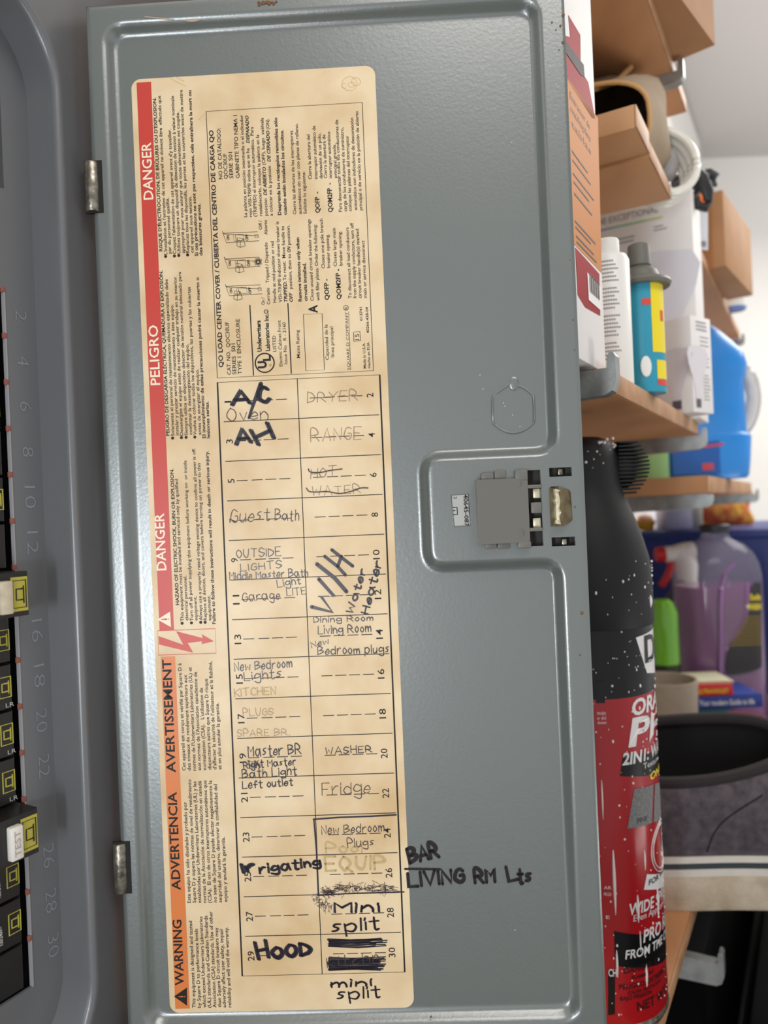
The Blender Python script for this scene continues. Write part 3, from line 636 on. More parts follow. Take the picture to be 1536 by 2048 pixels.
entry([('KITCHEN', 470, 1393, 552, 1388, 16, 2.2)], FADE); entry([('PLUGS', 487, 1432, 547, 1429, 14, 1.6)], PENL); entry([('SPARE BR.', 475, 1473, 580, 1470, 14, 1.6)], PENL)
entry([('Master BR', 497, 1513, 602, 1507, 20, 2.2)], PEN); entry([('Right Master', 488, 1537, 592, 1529, 14, 2.2), ('Bath Light', 485, 1556, 594, 1549, 17, 2.2), ('Left outlet', 486, 1577, 586, 1570, 15, 2.2)], PEN)
b = MB(DW); R_ = random.Random(4); b.ribbon(lab([(490 + 22 * R_.random() + i * .6, 1518 + 20 * R_.random()) for i in range(22)]), 1.4 * PXM, N4); b.build('scribble', BALL, label, smooth=0)
entry([('WASHER', 652, 1508, 744, 1504, 14, 2)], BALL); entry([('Fridge', 645, 1590, 740, 1586, 26, 1.6)], BALL)
entry([('New Bedroom', 644, 1668, 768, 1662, 17, 1.7), ('Plugs', 696, 1695, 748, 1691, 17, 1.7)], BALL)
entry([('Pool', 652, 1706, 724, 1704, 20, 3.2)], FADE); entry([('EQUIP', 652, 1742, 770, 1736, 27, 5)], FADE)
b = MB(DW); b.ribbon(lab([(627, 1638), (680, 1634), (740, 1632), (792, 1629)]), 3.2 * PXM, N3); b.ribbon(lab([(628, 1638), (633, 1700), (637, 1790)]), 3 * PXM, N3); b.ribbon(lab([(637, 1790), (700, 1786), (808, 1783)]), 2.4 * PXM, N3)
b.build('hand_drawn_box', PEN, label, smooth=0)
b = MB(DW); R_ = random.Random(9)
for i in range(150):
    x = 646 + 146 * R_.random() ** 1.3; y = 1776 + R_.gauss(0, 4) + (6 if x < 670 else 0)
    b.ribbon(lab([(x, y), (x + R_.gauss(0, 6), y + R_.gauss(0, 4)), (x + R_.gauss(0, 7), y + R_.gauss(0, 4))]), .8 * PXM, N3)
for i in range(80):
    t_ = R_.random(); x = 628 + 30 * t_ + R_.gauss(0, 4); y = 1796 + 18 * t_ + R_.gauss(0, 5); b.ribbon(lab([(x, y), (x + R_.gauss(0, 4), y + R_.gauss(0, 5))]), .7 * PXM, N3)
b.build('scratched_out_words', BALL, label, smooth=0)
entry([('Ir', 486, 1744, 508, 1738, 18, 6, MK), ('rigating', 520, 1746, 640, 1730, 17, 3.6, MK)], PEN)
entry([('H', 516, 1918, 536, 1914, 32, 6, MK), ('OOD', 545, 1915, 620, 1908, 22, 6, MK)], PEN)
entry([('Mini', 668, 1824, 756, 1822, 18, 3.6, dict(double=1)), ('split', 664, 1866, 758, 1856, 24, 3, dict(double=1))], PEN)
entry([('mini', 662, 1974, 742, 1970, 14, 3, dict(double=1)), ('split', 674, 2000, 760, 1992, 22, 2.6, dict(double=1))], PEN)
b = MB(DW); R_ = random.Random(3)
for (xa, xb, ya, yb, k) in ((655, 776, 1878, 1892, 15), (655, 772, 1916, 1940, 24)):
    for i in range(k):
        y = ya + (yb - ya) * i / (k - 1); e0 = 4 * R_.random(); e1 = 26 * R_.random()
        b.ribbon(lab([(xa + e0, y + R_.gauss(0, 1)), ((xa + xb) / 2, y + R_.gauss(0, 1.6)), (xb - e1, y - 2 + R_.gauss(0, 1.5))]), 2.2 * PXM, N3)
b.build('blacked_out_entry', PEN, label, smooth=0)
entry([('Kitchn', 655, 1934, 760, 1922, 20, 1.6, dict(n=N4))], BALL)
# two words over the label's edge, straight on the paint
b = MB(DW); DN = LN + .0004
for t in (('BAR', 820, 1726, 878, 1713, 27, 7.4), ('LIVING', 818, 1773, 928, 1763, 27, 7), ('RM', 950, 1766, 990, 1763, 27, 7), ('L', 1018, 1762, 1036, 1758, 32, 7), ('ts', 1036, 1766, 1062, 1764, 26, 6)):
    HW(b, *t, jit=.15, n='door', nn=DN, seed=3)
b.ribbon(lab([(810, 1737), (880, 1738)]), 4 * PXM, DN)
b.build('marker_note', mat('black_marker', (26, 18, 20), .35), panel, smooth=0, label='black marker note reading BAR and LIVING RM Lts')
# stains
b = MB(DW)
def ringst(cx, cy, rx, ry, w, a0=0, a1=6.28):
    b.ribbon([W_(cx + rx * math.cos(t), cy + ry * math.sin(t)) for t in np.linspace(a0, a1, 22)], w * PXM, N1)
ringst(699, 168, 15, 14, 1.3); b.build('water_stain', mat('stain_tan', (210, 176, 122), .6), label, smooth=0); b = MB(DW)
ringst(712, 164, 9, 8, 1.3); ringst(703, 170, 7, 5, 1.2); ringst(689, 172, 6, 5, 1.2, 1, 5)
b.build('water_stain', mat('stain_tan', (210, 176, 122), .6), label, smooth=0); b = MB(DW)
for s_ in ([(340, 156), (356, 166), (372, 173)], [(350, 154), (368, 163)], [(397, 240), (402, 236), (410, 228)]): b.ribbon(lab(s_), 1.6 * PXM, N1)
b.build('water_stain', mat('stain_tan', (210, 176, 122), .6), label, smooth=0)
# ================================================================ CIRCUIT BREAKERS
def emblem(mb, z, s, size, n, w=.00085, hs=.72):
    hz = size / 2; hs_ = size * hs / 2
    mb.ribbon([(s - hs_, z - hz), (s + hs_, z - hz), (s + hs_, z + hz), (s - hs_, z + hz)], w, n, True)
    a = hz * .5; c = hs_ * .5
    mb.ribbon([(s + c * 1.25, z - a * 1.25), (s + c * 1.25, z + a * 1.1)], w * 1.1, n)
    mb.ribbon([(s + c * .9, z - a * .85), (s - c, z - a * .85), (s - c, z + a * .75), (s + c * .9, z + a * .75)], w * 1.1, n)
    mb.ribbon([(s + c * 1.25, z - a * 1.2), (s + c * 1.25, z - a * 1.3)], w, n)
desc = {2: 'plain black circuit breaker at the very top of the column', 4: 'plain black circuit breaker second from the top of the column', 6: 'black circuit breaker with the highest yellow emblem in the column',
        8: 'plain black circuit breaker between the two highest emblem breakers', 10: 'black circuit breaker with the second highest yellow emblem', 12: 'plain black circuit breaker directly above the beige test button breaker',
        16: 'yellow emblem circuit breaker directly below the beige test button breaker', 18: 'yellow emblem circuit breaker second below the beige test button breaker', 20: 'yellow emblem circuit breaker second above the white TEST button breaker',
        22: 'yellow emblem circuit breaker directly above the white TEST button breaker', 26: 'yellow emblem circuit breaker directly below the white TEST button breaker', 28: 'black circuit breaker with the lowest yellow emblem, above the blank one', 30: 'blank black circuit breaker at the bottom of the column'}
for k in range(1, 16):
    num = 2 * k; zc = zk(k) - .0006; test = num in (14, 24); plain = num in (2, 4, 8, 12, 30)
    nf = -RD + (.0105 if test else -.0012); s1 = sw - .0016 + (.0 if test else 0); hh = .0088
    if num == 14: lb = 'black circuit breaker with worn beige test button, upper of the two raised ones'
    elif num == 24: lb = 'black circuit breaker with white TEST button, lower of the two raised ones'
    else: lb = desc[num]
    t = thing('circuit_breaker', lb, 'circuit breaker', WW(s1 - .04, -.05, zc), 'circuit breakers in the panel column')
    b = MB(WW)
    pr = [(s1, -.054), (s1, nf - (.0012 if test else .003)), (s1 - (.0006 if test else .002), nf), (s1 - .032, nf), (s1 - .036, nf - .004), (s1 - .074, nf - .004), (s1 - .074, -.054)]
    vs = [(s, n, zc - hh) for s, n in pr] + [(s, n, zc + hh) for s, n in pr]; m_ = len(pr)
    b.add(vs, [tuple(range(m_)), tuple(range(m_, 2 * m_))[::-1]] + [(i, (i + 1) % m_, m_ + (i + 1) % m_, m_ + i) for i in range(m_)])
    b.build('body', BLACK, t, smooth=20)
    b = MB(WW); b.box((s1 - .050, nf - .005, zc - .004), (s1 - .042, nf + .008, zc + .004), .001); b.build('handle', BLACK, t)
    if not plain:
        b = MB(WW); se = s1 - (.0044 if test else .0046)
        if test:
            b.poly([(se - .0036, zc - .0068), (se + .0036, zc - .0068), (se + .0036, zc + .0068), (se - .0036, zc + .0068)], nf + .0001)
            em = b.build('emblem', YEL, t, smooth=0, label='yellow square emblem'); b = MB(WW); emblem(b, zc, se, .0108, nf + .0002, w=.0006, hs=.52); b.build('emblem_lines', BLACK, em, smooth=0)
            b = MB(WW); bx = s1 - .0112
            b.box((bx - .0026, nf - .001, zc - .0072), (bx + .0026, nf + .0028, zc + .0058), .0006)
            bt = b.build('test_button', mat('button_beige' if num == 14 else 'button_white', (206, 194, 170) if num == 14 else (226, 222, 214), .4, var=.25 if num == 14 else .03, vscale=200), t, label='beige test button' if num == 14 else 'white test button')
            if num == 24:
                b = MB(WW); put_text(b, 'TEST', lambda a, c: (bx + .0011 - c, nf + .0029, zc - .0058 + a), .010, .0024, .01); b.build('button_text', mat('button_print', (170, 160, 150), .5), bt, smooth=0)
        else:
            emblem(b, zc, se, .0082, nf + .0001, w=.0006, hs=.62); b.build('emblem', YEL, t, smooth=0, label='yellow square emblem')
    if num in (20, 22, 26, 28):
        b = MB(WW); xb = s1 - .0100
        put_text(b, '120/240V~', lambda a, c: (xb - c, nf + .0001, zc - .0062 + a), .0075, .0014, .01)
        if num > 20: xb2 = s1 - .0135; put_text(b, '10 KA', lambda a, c: (xb2 - c, nf + .0001, zc - .0062 + a), .0085, .0024, .03)
        b.build('rating_print', WHT, t, smooth=0)
    if num in (18, 20, 22):
        b = MB(WW); put_text(b, 'LR', lambda a, c: (s1 - .0045 + a, nf + .0001, zc - .0082 + c), .0035, .0017, -.01); b.build('edge_print', WHT, t, smooth=0)
# ================================================================ WALL SHELVES
NE = .178
def PT(x, y, n):
    s, z = RN(x, y, n); return s, z
s0a, z0a = RN(1272, 208, NE); z0f = RN(1480, 684, NE)[1]; s0f = RN(1480, 684, NE)[0]; s0b = RN(1300, 300, NE)[0]
s1a, z1a = RN(1214, 742, NE); s1b, z1b = RN(1374, 853, NE)
zs0 = (z0a + z0f) / 2; zs1 = (z1a + z1b) / 2
slo, zlo = RN(1365, 1900, NE); sl0 = RN(1336, 1990, NE)[0]
st_, ztp = RN(1327, 85, NE)
s2a, zs2 = RN(1416, 960, NE); s2b = RN(1502, 955, NE)[0]
def board(name, lbl, s0, s1, z, th, m=WOODB, n0=.012):
    t = thing(name, lbl, 'shelf', WW(s0, n0, z - th / 2))
    b = MB(WW); b.box((s0, n0, z - th / 2), (s1, NE - .0012, z + th / 2), .0006); b.build('panel', m, t)
    b = MB(WW); b.box((s0, NE - .0012, z - th / 2 + .0003), (s1, NE, z + th / 2 - .0003), .0004); b.build('edge_strip', WOODE, t, label='pale sawn front edge'); return t
PLYF = mat('plywood_face', (190, 142, 98), .6, rgb2=(162, 112, 70), vscale=9, stretch=(1, .3, 1), bump=.1)
PLYE = mat('plywood_edge', (196, 142, 96), .6, rgb2=(140, 92, 58), vscale=260, stretch=(.02, .02, 1))
TS = .012
board('shelf_board', 'lowest long wood shelf under the sneaker and the purple jug', sl0 - .12, 1.75, zlo - .003, .011)
s1b += .07
board('shelf_board', 'middle wood shelf carrying the light bulb boxes', s1a + .004, s1b, zs1, TS)
board('shelf_board', 'distant wood shelf under the blue jug', s2a, s2b, zs2 - .004, .017)
tb = board('shelf_board', 'far plywood shelf under the closed cardboard box', RN(1392, 496, NE)[0], s0f, zs0, .011, PLYF)
board('shelf_board', 'plywood shelf under the khaki bag and the hose coil', s0b, RN(1342, 384, NE)[0], zs0, .011, PLYF)
board('shelf_board', 'short plywood shelf beside the khaki bag', s0a, s0b - .001, zs0 + .004, .015, PLYF)
board('shelf_board', 'topmost wood shelf under the open cardboard carton', s0a - .02, st_ + .12, ztp + .005, .012)
def bracket(s, z, n1, lbl, h=.012, hook=.007):
    t = thing('shelf_bracket', lbl, 'bracket', WW(s, 0, z), 'galvanised shelf brackets')
    b = MB(WW)
    pr = [(.0, -h * 1.6), (.03, -h * 1.4), (n1 - .006, -h), (n1 - .002, -h * .85), (n1, -h * .5), (n1, hook - .002), (n1 - .001, hook), (n1 - .003, hook), (n1 - .004, hook - .002), (n1 - .0045, .0005), (0, .0005)]
    k = len(pr); b.add([(s - .0045, n, z + v) for n, v in pr] + [(s + .0045, n, z + v) for n, v in pr],
        [tuple(range(k)), tuple(range(k, 2 * k))[::-1]] + [(i, (i + 1) % k, k + (i + 1) % k, k + i) for i in range(k)])
    b.build('arm', GALV, t, smooth=25)
    b = MB(WW); b.box((s - .009, -.006, z - .04), (s + .009, -.001, z + .02), .001); b.build('wall_plate', GALV, t)
    return t
GAP = .0003
bracket(s1a - .003, zs1 + .0035, NE + .006, 'galvanised bracket arm beside the door edge, nearest to the camera', h=.013, hook=.008)
bracket(s1b + .006, zs1 - TS / 2 - GAP, NE + .006, 'galvanised bracket arm above the ribbed spray cap')
bracket(s0f + .006, zs0 - .006, NE + .006, 'galvanised bracket tip below the closed cardboard box', h=.009)
bracket(RN(1356, 100, NE + .004)[0], ztp - .0015, NE + .008, 'galvanised bracket hook in front of the open carton', h=.009, hook=.011)
bracket(s2a + .02, zs2 - .0135, NE + .002, 'galvanised bracket under the near end of the blue jug shelf', h=.013, hook=0)
bracket(s2b - .03, zs2 - .0135, NE + .012, 'galvanised bracket at the far end of the blue jug shelf', h=.013)
sb_, zb2 = RN(1443, 1915, NE + .012); bracket(sb_, zb2 - .004, NE + .014, 'galvanised bracket with upturned tip against the black box, lowest', h=.017, hook=.010)
# ---------------------------------------------------------------- generic boxes
def face_text(mb, o, ex, ez, text, x, z, length, h, bold=0., lift=.0003):
    nn = ex.cross(ez).normalized() * lift
    put_text(mb, text, lambda a, c: tuple(o + ex * (x + a) + ez * (z + c) + nn), length, h, bold)
def fquad(mb, o, ex, ez, x0, z0, x1, z1, lift=.0002):
    nn = ex.cross(ez).normalized() * lift
    mb.add([tuple(o + ex * x + ez * z + nn) for x, z in ((x0, z0), (x1, z0), (x1, z1), (x0, z1))], [(0, 1, 2, 3)])
def fpoly(mb, o, ex, ez, pts, lift=.0002):
    nn = ex.cross(ez).normalized() * lift
    mb.add([tuple(o + ex * x + ez * z + nn) for x, z in pts], [tuple(range(len(pts)))])
def lines(mb, o, ex, ez, x, z, w, n, dz, th, R, lift=.0003):
    for i in range(n):
        fquad(mb, o, ex, ez, x, z - i * dz - th, x + w * R.uniform(.6, 1), z - i * dz, lift)
GREYT = mat('small_print', (150, 146, 148), .6); DARKT = mat('dark_print', (72, 60, 58), .6)
# tall red, white and orange carton (outer face along the shelf)
nb = .172; sR, _ = RN(1204, 540, nb); zB_ = zs1 + TS / 2 + GAP
sLft = sR - .058
t = thing('product_carton', 'tall white, red and orange carton standing directly behind the door edge', 'carton', WW(sR - .03, .12, zB_))
WCARD = mat('white_card', (232, 228, 226), .6, spec=.15); RCARD = mat('red_card', (152, 30, 38), .6, spec=.1); OCARD = mat('orange_card', (196, 128, 70), .6, spec=.1)
b = MB(WW); b.box((sLft, .07, zB_), (sR, nb, .47), .0008); b.build('carton_body', WCARD, t)
o = WW(sLft, nb, 0); ex = D; ez = Zv; wid = sR - sLft
def zat(x, y): return RN(x, y, nb)
def fpx(pts): return [(s - sLft, z) for s, z in (RN(x, y, nb) for x, y in pts)]
b = MB(); fpoly(b, o, ex, ez, fpx([(1136, 30), (1160, 70), (1161, 140), (1176, 165), (1190, 238), (1183, 236), (1132, 158), (1126, 70), (1140, 75)])); b.build('red_print', RCARD, t, smooth=0); b = MB()
fpoly(b, o, ex, ez, fpx([(1150, 495), (1198, 548), (1200, 632), (1170, 615), (1155, 590)])); b.build('red_print', RCARD, t, smooth=0)
b = MB(); fpoly(b, o, ex, ez, fpx([(1120, 138), (1195, 236), (1203, 546), (1130, 470)])); b.build('orange_print', OCARD, t, smooth=0)
b = MB(); fpoly(b, o, ex, ez, fpx([(1129, 80), (1140, 96), (1166, 130), (1168, 155), (1160, 150), (1130, 105)]), .0004); b.build('grey_strip', mat('strip_grey', (70, 66, 68), .6, spec=.1), t, smooth=0)
b = MB()
for txt, x, y, y2, h in (("Extractor de", 1139, 196, 226, .006), ("múltiples", 1141, 224, 252, .006), ("tablas", 1142, 252, 276, .006)):
    s_, z_ = RN(x, y, nb); face_text(b, o, ex, ez, txt, s_ - sLft, z_, (sR - s_) * .72, .0035)
for k, y in enumerate((300, 318, 345, 362, 385, 440, 452, 470, 482)):
    s_, z_ = RN(1143 + k * 1.2, y, nb); fquad(b, o, ex, ez, s_ - sLft, z_ - .0009, s_ - sLft + (sR - s_) * (.55 + .3 * ((k * 7) % 3) / 3), z_, .0004)
b.build('carton_text', DARKT, t, smooth=0)
b = MB(); fpoly(b, o, ex, ez, fpx([(1173, 545), (1200, 575), (1201, 622), (1176, 600)]), .0004); bc = b.build('barcode_field', WCARD, t, smooth=0)
b = MB(); q = fpx([(1177, 556), (1198, 580)])
for i in range(9):
    x = q[0][0] + (q[1][0] - q[0][0]) * i / 9; fquad(b, o, ex, ez, x, q[1][1] - .006, x + (q[1][0] - q[0][0]) * (.04 + .03 * (i % 2)), q[1][1] + .004, .0006)
b.build('barcode', DARKT, bc, smooth=0)
def ybox(name, lbl, cat, base, ang, w, d, h, m, parts=None, bev=.0006, group=None, tilt=0):
    """box standing on base (its front lower corner nearest the camera); w runs to the right at ang degrees from the x axis, d at right angles to the left"""
    a = math.radians(ang); ex = Vector((math.cos(a), math.sin(a), 0)); ey = Vector((-math.sin(a), math.cos(a), 0))
    t = thing(name, lbl, cat, base, group)
    tf = lambda x, y, z: base + ex * x + ey * y + Zv * z
    b = MB(tf); b.box((0, 0, 0), (w, d, h), bev); b.build('box_body', m, t)
    return t, tf, base, ex, ey
# small light bulb box, nearer
R1 = random.Random(5)
bs = PZ(1388, 826, zs1 + TS / 2 + GAP) if False else O + ray(1388, 824) * ((zs1 + TS / 2 + GAP) / ray(1388, 824).z)
t, tf, o, ex, ey = ybox('light_bulb_box', 'small white light bulb box in front, showing two pictured bulbs', 'box', bs, 38, .031, .031, .078, WCARD, group='light bulb boxes on the middle shelf')
BULB = mat('bulb_picture', (220, 214, 218), .6, spec=.1); BULBW = mat('bulb_white', (238, 234, 232), .5)
def bulb(mb, o, ex, ez, x, z, s, lift=.0004):
    pr = [(-.10, 0), (-.10, .22), (-.17, .42), (-.30, .68), (-.34, .86), (-.28, .98), (0, 1.02), (.28, .98), (.34, .86), (.30, .68), (.17, .42), (.10, .22), (.10, 0)]
    fpoly(mb, o, ex, ez, [(x + a * s, z + c * s) for a, c in pr], lift)
ol = o + ey * .031; exl = -ey
b = MB(); bulb(b, ol, exl, Zv, .017, .008, .045); bulb(b, o, ex, Zv, .008, .008, .045); b.build('bulb_picture', BULB, t, smooth=0)
b = MB(); fquad(b, ol, exl, Zv, .013, .004, .021, .011, .0005); fquad(b, o, ex, Zv, .004, .004, .011, .011, .0005); b.build('bulb_socket_picture', mat('socket_grey', (92, 86, 92), .5), t, smooth=0)
b = MB(); lines(b, o, ex, Zv, .008, .074, .018, 3, .003, .0012, R1); lines(b, o, ex, Zv, .013, .062, .014, 8, .0034, .0008, R1); lines(b, o, ex, Zv, .016, .031, .013, 8, .0028, .0008, R1); b.build('box_text', GREYT, t, smooth=0)
# large light bulb box
yB = .0
sb1, zq = RN(1388, 640, .160)
def ndir(n): return
YB = .645; pcn = O + ray(1388, 520) * YB; bse = Vector((pcn.x, pcn.y, CH + zs1 + TS / 2 + GAP))
t = thing('light_bulb_box', 'large white light bulb box behind the white bottle, rainbow line under its heading', 'box', bse, 'light bulb boxes on the middle shelf')
zTop = (O + ray(1374, 372) * YB).z - CH; zBt = zs1 + TS / 2 + GAP
tfb = lambda x, y, z: bse + D * x + N * y + Zv * z
hB = (RS_h := zTop - zBt)
WB = .122
def bx(v): return WB - (.1 - v) * 1.22
b = MB(tfb); b.box((0, -WB, 0), (.055, 0, hB), .0008); b.build('box_body', WCARD, t)
o = bse + N * -WB; ex = N
b = MB(); face_text(b, o, ex, Zv, 'THE EXCEPTIONAL', bx(.031), hB - .016, .057, .0055, .01); lines(b, o, ex, Zv, bx(.048), hB - .032, .016, 2, .0036, .0012, R1); lines(b, o, ex, Zv, bx(.074), hB - .028, .012, 2, .003, .001, R1); b.build('box_text', GREYT, t, smooth=0)
for i, c in enumerate(((128, 122, 200), (120, 160, 214), (116, 190, 180), (140, 200, 130), (196, 206, 120))):
    b = MB(); fquad(b, o, ex, Zv, bx(.020 + i * .012), hB - .0217, bx(.0322 + i * .012), hB - .0203, .0004); b.build('rainbow_line', mat('rainbow_%d' % i, c, .5), t, smooth=0)
b = MB(); bulb(b, o, ex, Zv, bx(.074), .04, hB * .54); b.build('bulb_picture', mat('bulb_lilac', (224, 222, 230), .6, spec=.1), t, smooth=0)
# white bottle, teal and yellow tube
zS = zs1 + TS / 2 + GAP
def standing(px, Y, z): 
    d = ray(px, 1024 - F * z / Y); p = O + d * Y; return Vector((p.x, p.y, CH + z))
c = standing(1226, .452, zS); 
t = thing('white_bottle', 'white plastic bottle with white cap beside the tall carton', 'bottle', c)
hb = (O + ray(1240, 515) * .452).z - c.z; hc = (O + ray(1230, 481) * .452).z - c.z
WP = mat('white_plastic', (234, 232, 226), .35)
b = MB(); b.lathe([(.0118, 0), (.0125, .001), (.0125, hb - .003), (.011, hb), (.007, hb + .001)], c, 36); b.build('bottle_body', WP, t)
b = MB(); b.lathe([(.0072, hb), (.0072, hc - .001), (.0065, hc)], c, 30); b.build('bottle_cap', WP, t)
b = MB()
for i in range(26):
    z = hb - .006 - i * .0023
    if i % 7 == 6 or z < .012: continue
    for j in range(8 + i % 3):
        a0 = -.9 + j * .11; b.add([(c.x + .01262 * math.sin(a), c.y - .01262 * math.cos(a), c.z + zz) for a, zz in ((a0, z), (a0 + .09, z), (a0 + .09, z + .0009), (a0, z + .0009))], [(0, 1, 2, 3)])
b.build('bottle_text', GREYT, t, smooth=0)
c = standing(1290, .49, zS); t = thing('sealant_tube', 'teal and yellow tube with grey conical nozzle behind the white bottle', 'tube', c)
zz = lambda y: (O + ray(1290, y) * .49).z - c.z
h1 = zz(565)
TEAL = mat('teal_print', (42, 150, 178), .4); YELP = mat('yellow_print', (236, 214, 40), .4)
b = MB(); b.lathe([(.0135, 0), (.0138, .001), (.0138, h1)], c, 36); b.build('tube_body', TEAL, t)
def cylpatch(mb, c, r, a0, a1, z0, z1, k=10):
    vs = [(c.x + r * math.sin(a0 + (a1 - a0) * i / k), c.y - r * math.cos(a0 + (a1 - a0) * i / k), c.z + z) for z in (z0, z1) for i in range(k + 1)]
    mb.add(vs, [(i, i + 1, k + 2 + i, k + 1 + i) for i in range(k)])
b = MB(); cylpatch(b, c, .01395, .12, 1.5, .025, h1 - .001); cylpatch(b, c, .01395, .3, 1.5, .008, .020); b.build('yellow_panel', YELP, t)
b = MB(); cylpatch(b, c, .01405, .3, 1.4, .004, .0075); cylpatch(b, c, .0141, .62, .85, .045, .052); cylpatch(b, c, .0141, -.3, .1, h1 - .018, h1 - .014); b.build('red_mark', mat('tube_red', (214, 70, 60), .4), t)
b = MB(); b.sphere((c.x - .003, c.y - .0137, c.z + .016), .0035, sy=.1, sz=1.9); b.build('white_drop_picture', WP, t)
b = MB(); b.lathe([(.0185, h1 - .004), (.0195, h1 - .002), (.0185, h1), (.013, h1 + .002), (.011, zz(545)), (.0065, zz(535)), (.0075, zz(533)), (.0068, zz(492)), (.006, zz(490))], c, 36); b.build('nozzle', mat('grey_nozzle', (104, 102, 94), .5), t)
# ---------------------------------------------------------------- things on the upper shelves
zU = zs0 + .0055 + GAP
p0 = O + ray(1452, 531) * .78
a = math.radians(54); ex = Vector((math.cos(a), math.sin(a), 0)); ey = Vector((-math.sin(a), math.cos(a), 0))
hb = (O + ray(1446, 378) * .78).z - p0.z
t = thing('cardboard_box', 'closed brown cardboard box on the plywood shelf against the white wall', 'cardboard box', p0)
tf = lambda x, y, z: p0 + ex * x + ey * y + Zv * z
b = MB(tf); b.box((0, 0, 0), (.15, .030, hb), .0015); b.build('box_body', KRAFT, t)
b = MB(tf); b.box((-.0004, .012, -.0004), (.0, .018, hb)); b.build('box_tape', mat('brown_tape', (166, 112, 70), .4), t)
# open carton on the top shelf
zT_ = ztp + .011 + GAP
pf, pn, pL = PZ(1430, 90, zT_), PZ(1364, 0, zT_), PZ(1350, 128, zT_)
e1 = (pn - pf).normalized(); e2 = (Zv.cross(e1)).normalized()
if e2.dot(pL - pf) < 0: e2 = -e2
lw_ = .19; tf = lambda x, y, z: pf + e1 * x + e2 * y + Zv * z
t = thing('cardboard_box', 'large open cardboard carton overhanging the topmost shelf, handwriting on its underside', 'cardboard box', pf)
cb = MB(tf); LX = .15; HX = .14
for a_, c_ in (((0, .0031, .0031), (.003, lw_ - .0031, HX)), ((LX - .003, .0031, .0031), (LX, lw_ - .0031, HX)), ((0, 0, .0031), (LX, .003, HX)), ((0, lw_ - .003, .0031), (LX, lw_, HX)), ((0, 0, 0), (LX, lw_, .003))): cb.box(a_, c_)
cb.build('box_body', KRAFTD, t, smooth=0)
b = MB(tf); b.add([(0, 0, HX), (LX, 0, HX), (LX, -.05, HX + .02), (0, -.05, HX + .02)], [(0, 1, 2, 3)]); b.build('box_flap', KRAFT, t, smooth=0)
b = MB(tf)
put_text(b, '01X', lambda a, q: (.128 - q, .118 - a, -.0004), .026, .009, .02); put_text(b, 'STY', lambda a, q: (.142 - q, .118 - a, -.0004), .026, .009, .02); b.build('marker_text', DARKT, t, smooth=0)
# khaki bag
KH = mat('khaki_cloth', (156, 136, 112), .9, bump=.5, bscale=600, var=.12, vscale=30); KHD = mat('bag_lining', (78, 66, 52), .95, rgb2=(52, 42, 34), vscale=90)
t = thing('cloth_bag', 'open khaki cloth bag with dark lining lying on the plywood shelf', 'bag', WW(s0b + .05, .12, zU))
zr = RN(1345, 128, .168)[1]; HB = min(zr - zU, .105)
def bagshell(mb, g, s_in=0.):
    segs = 40; rows = []
    for k in range(9):
        u = k / 8; row = []
        for j in range(segs):
            a_ = 2 * math.pi * j / segs; ca, sa = math.cos(a_), math.sin(a_)
            hn = .064 * (1 - .06 * u * u) - g; hh_ = (.026 + (HB / 2 - .026) * min(1, u * 1.15)) - g
            fold = .0022 * math.sin(7 * a_ + 4 * u) * min(1, u * 3)
            n_ = .112 + .004 * u + (hn + fold) * math.copysign(abs(ca) ** .65, ca)
            z_b = zU + .0005 + g + hh_ + (hh_ + (fold if sa > 0 else 0)) * math.copysign(abs(sa) ** .65, sa)
            row.append((s0b + .004 + .105 * u * (1 - s_in) - .018 * (sa > .3) * 0 + .012 * (1 - u) * (1 - sa) , n_, z_b))
        rows.append(row)
    vs = [p for r_ in rows for p in r_]
    mb.add(vs, [(i * segs + j, i * segs + (j + 1) % segs, (i + 1) * segs + (j + 1) % segs, (i + 1) * segs + j) for i in range(8) for j in range(segs)] + [tuple(8 * segs + j for j in range(segs))]); return rows
b = MB(WW); rows = bagshell(b, 0); b.build('bag_body', KH, t, smooth=60)
b = MB(WW); bagshell(b, .0015, .03); b.build('bag_lining', KHD, t, smooth=60)
b = MB(WW); b.tube(rows[0], .0016, 8, True); b.build('bag_hem', mat('tan_binding', (196, 152, 98), .8), t)
b = MB(WW); b.tube([(s0b + .014, .140, zU + .054), (s0b + .06, .146, zU + .079), (s0b + .095, .150, zU + HB + .001)], .0022, 8); b.build('bag_strap', mat('yellow_cord', (208, 170, 104), .8), t)
# hose coil leaning on the shelf edge
t = thing('hose_coil', 'coil of white plastic hose in front of the khaki bag', 'hose', WW(s0b + .075, .2, zU)); WH = mat('white_hose', (230, 228, 218), .3)
cc = O + ray(1330, 322) * .60
for k in range(4):
    r = .029 - .0012 * k; b = MB(); b.tube([(cc.x + r * math.cos(a_) * .86, cc.y + .006 * k + r * math.sin(a_) * .3, cc.z + r * math.sin(a_) * 1.0 - .0018 * k) for a_ in np.linspace(0, 2 * math.pi, 40)[:-1]], .0034, 10, True); b.build('hose_turn', WH, t)
b = MB(); b.sphere((cc.x + .002, cc.y + .008, cc.z + .001), .012, sy=.6, sz=1.3); b.build('hose_fitting', mat('clear_fitting', (176, 172, 170), .15, trans=.3), t)
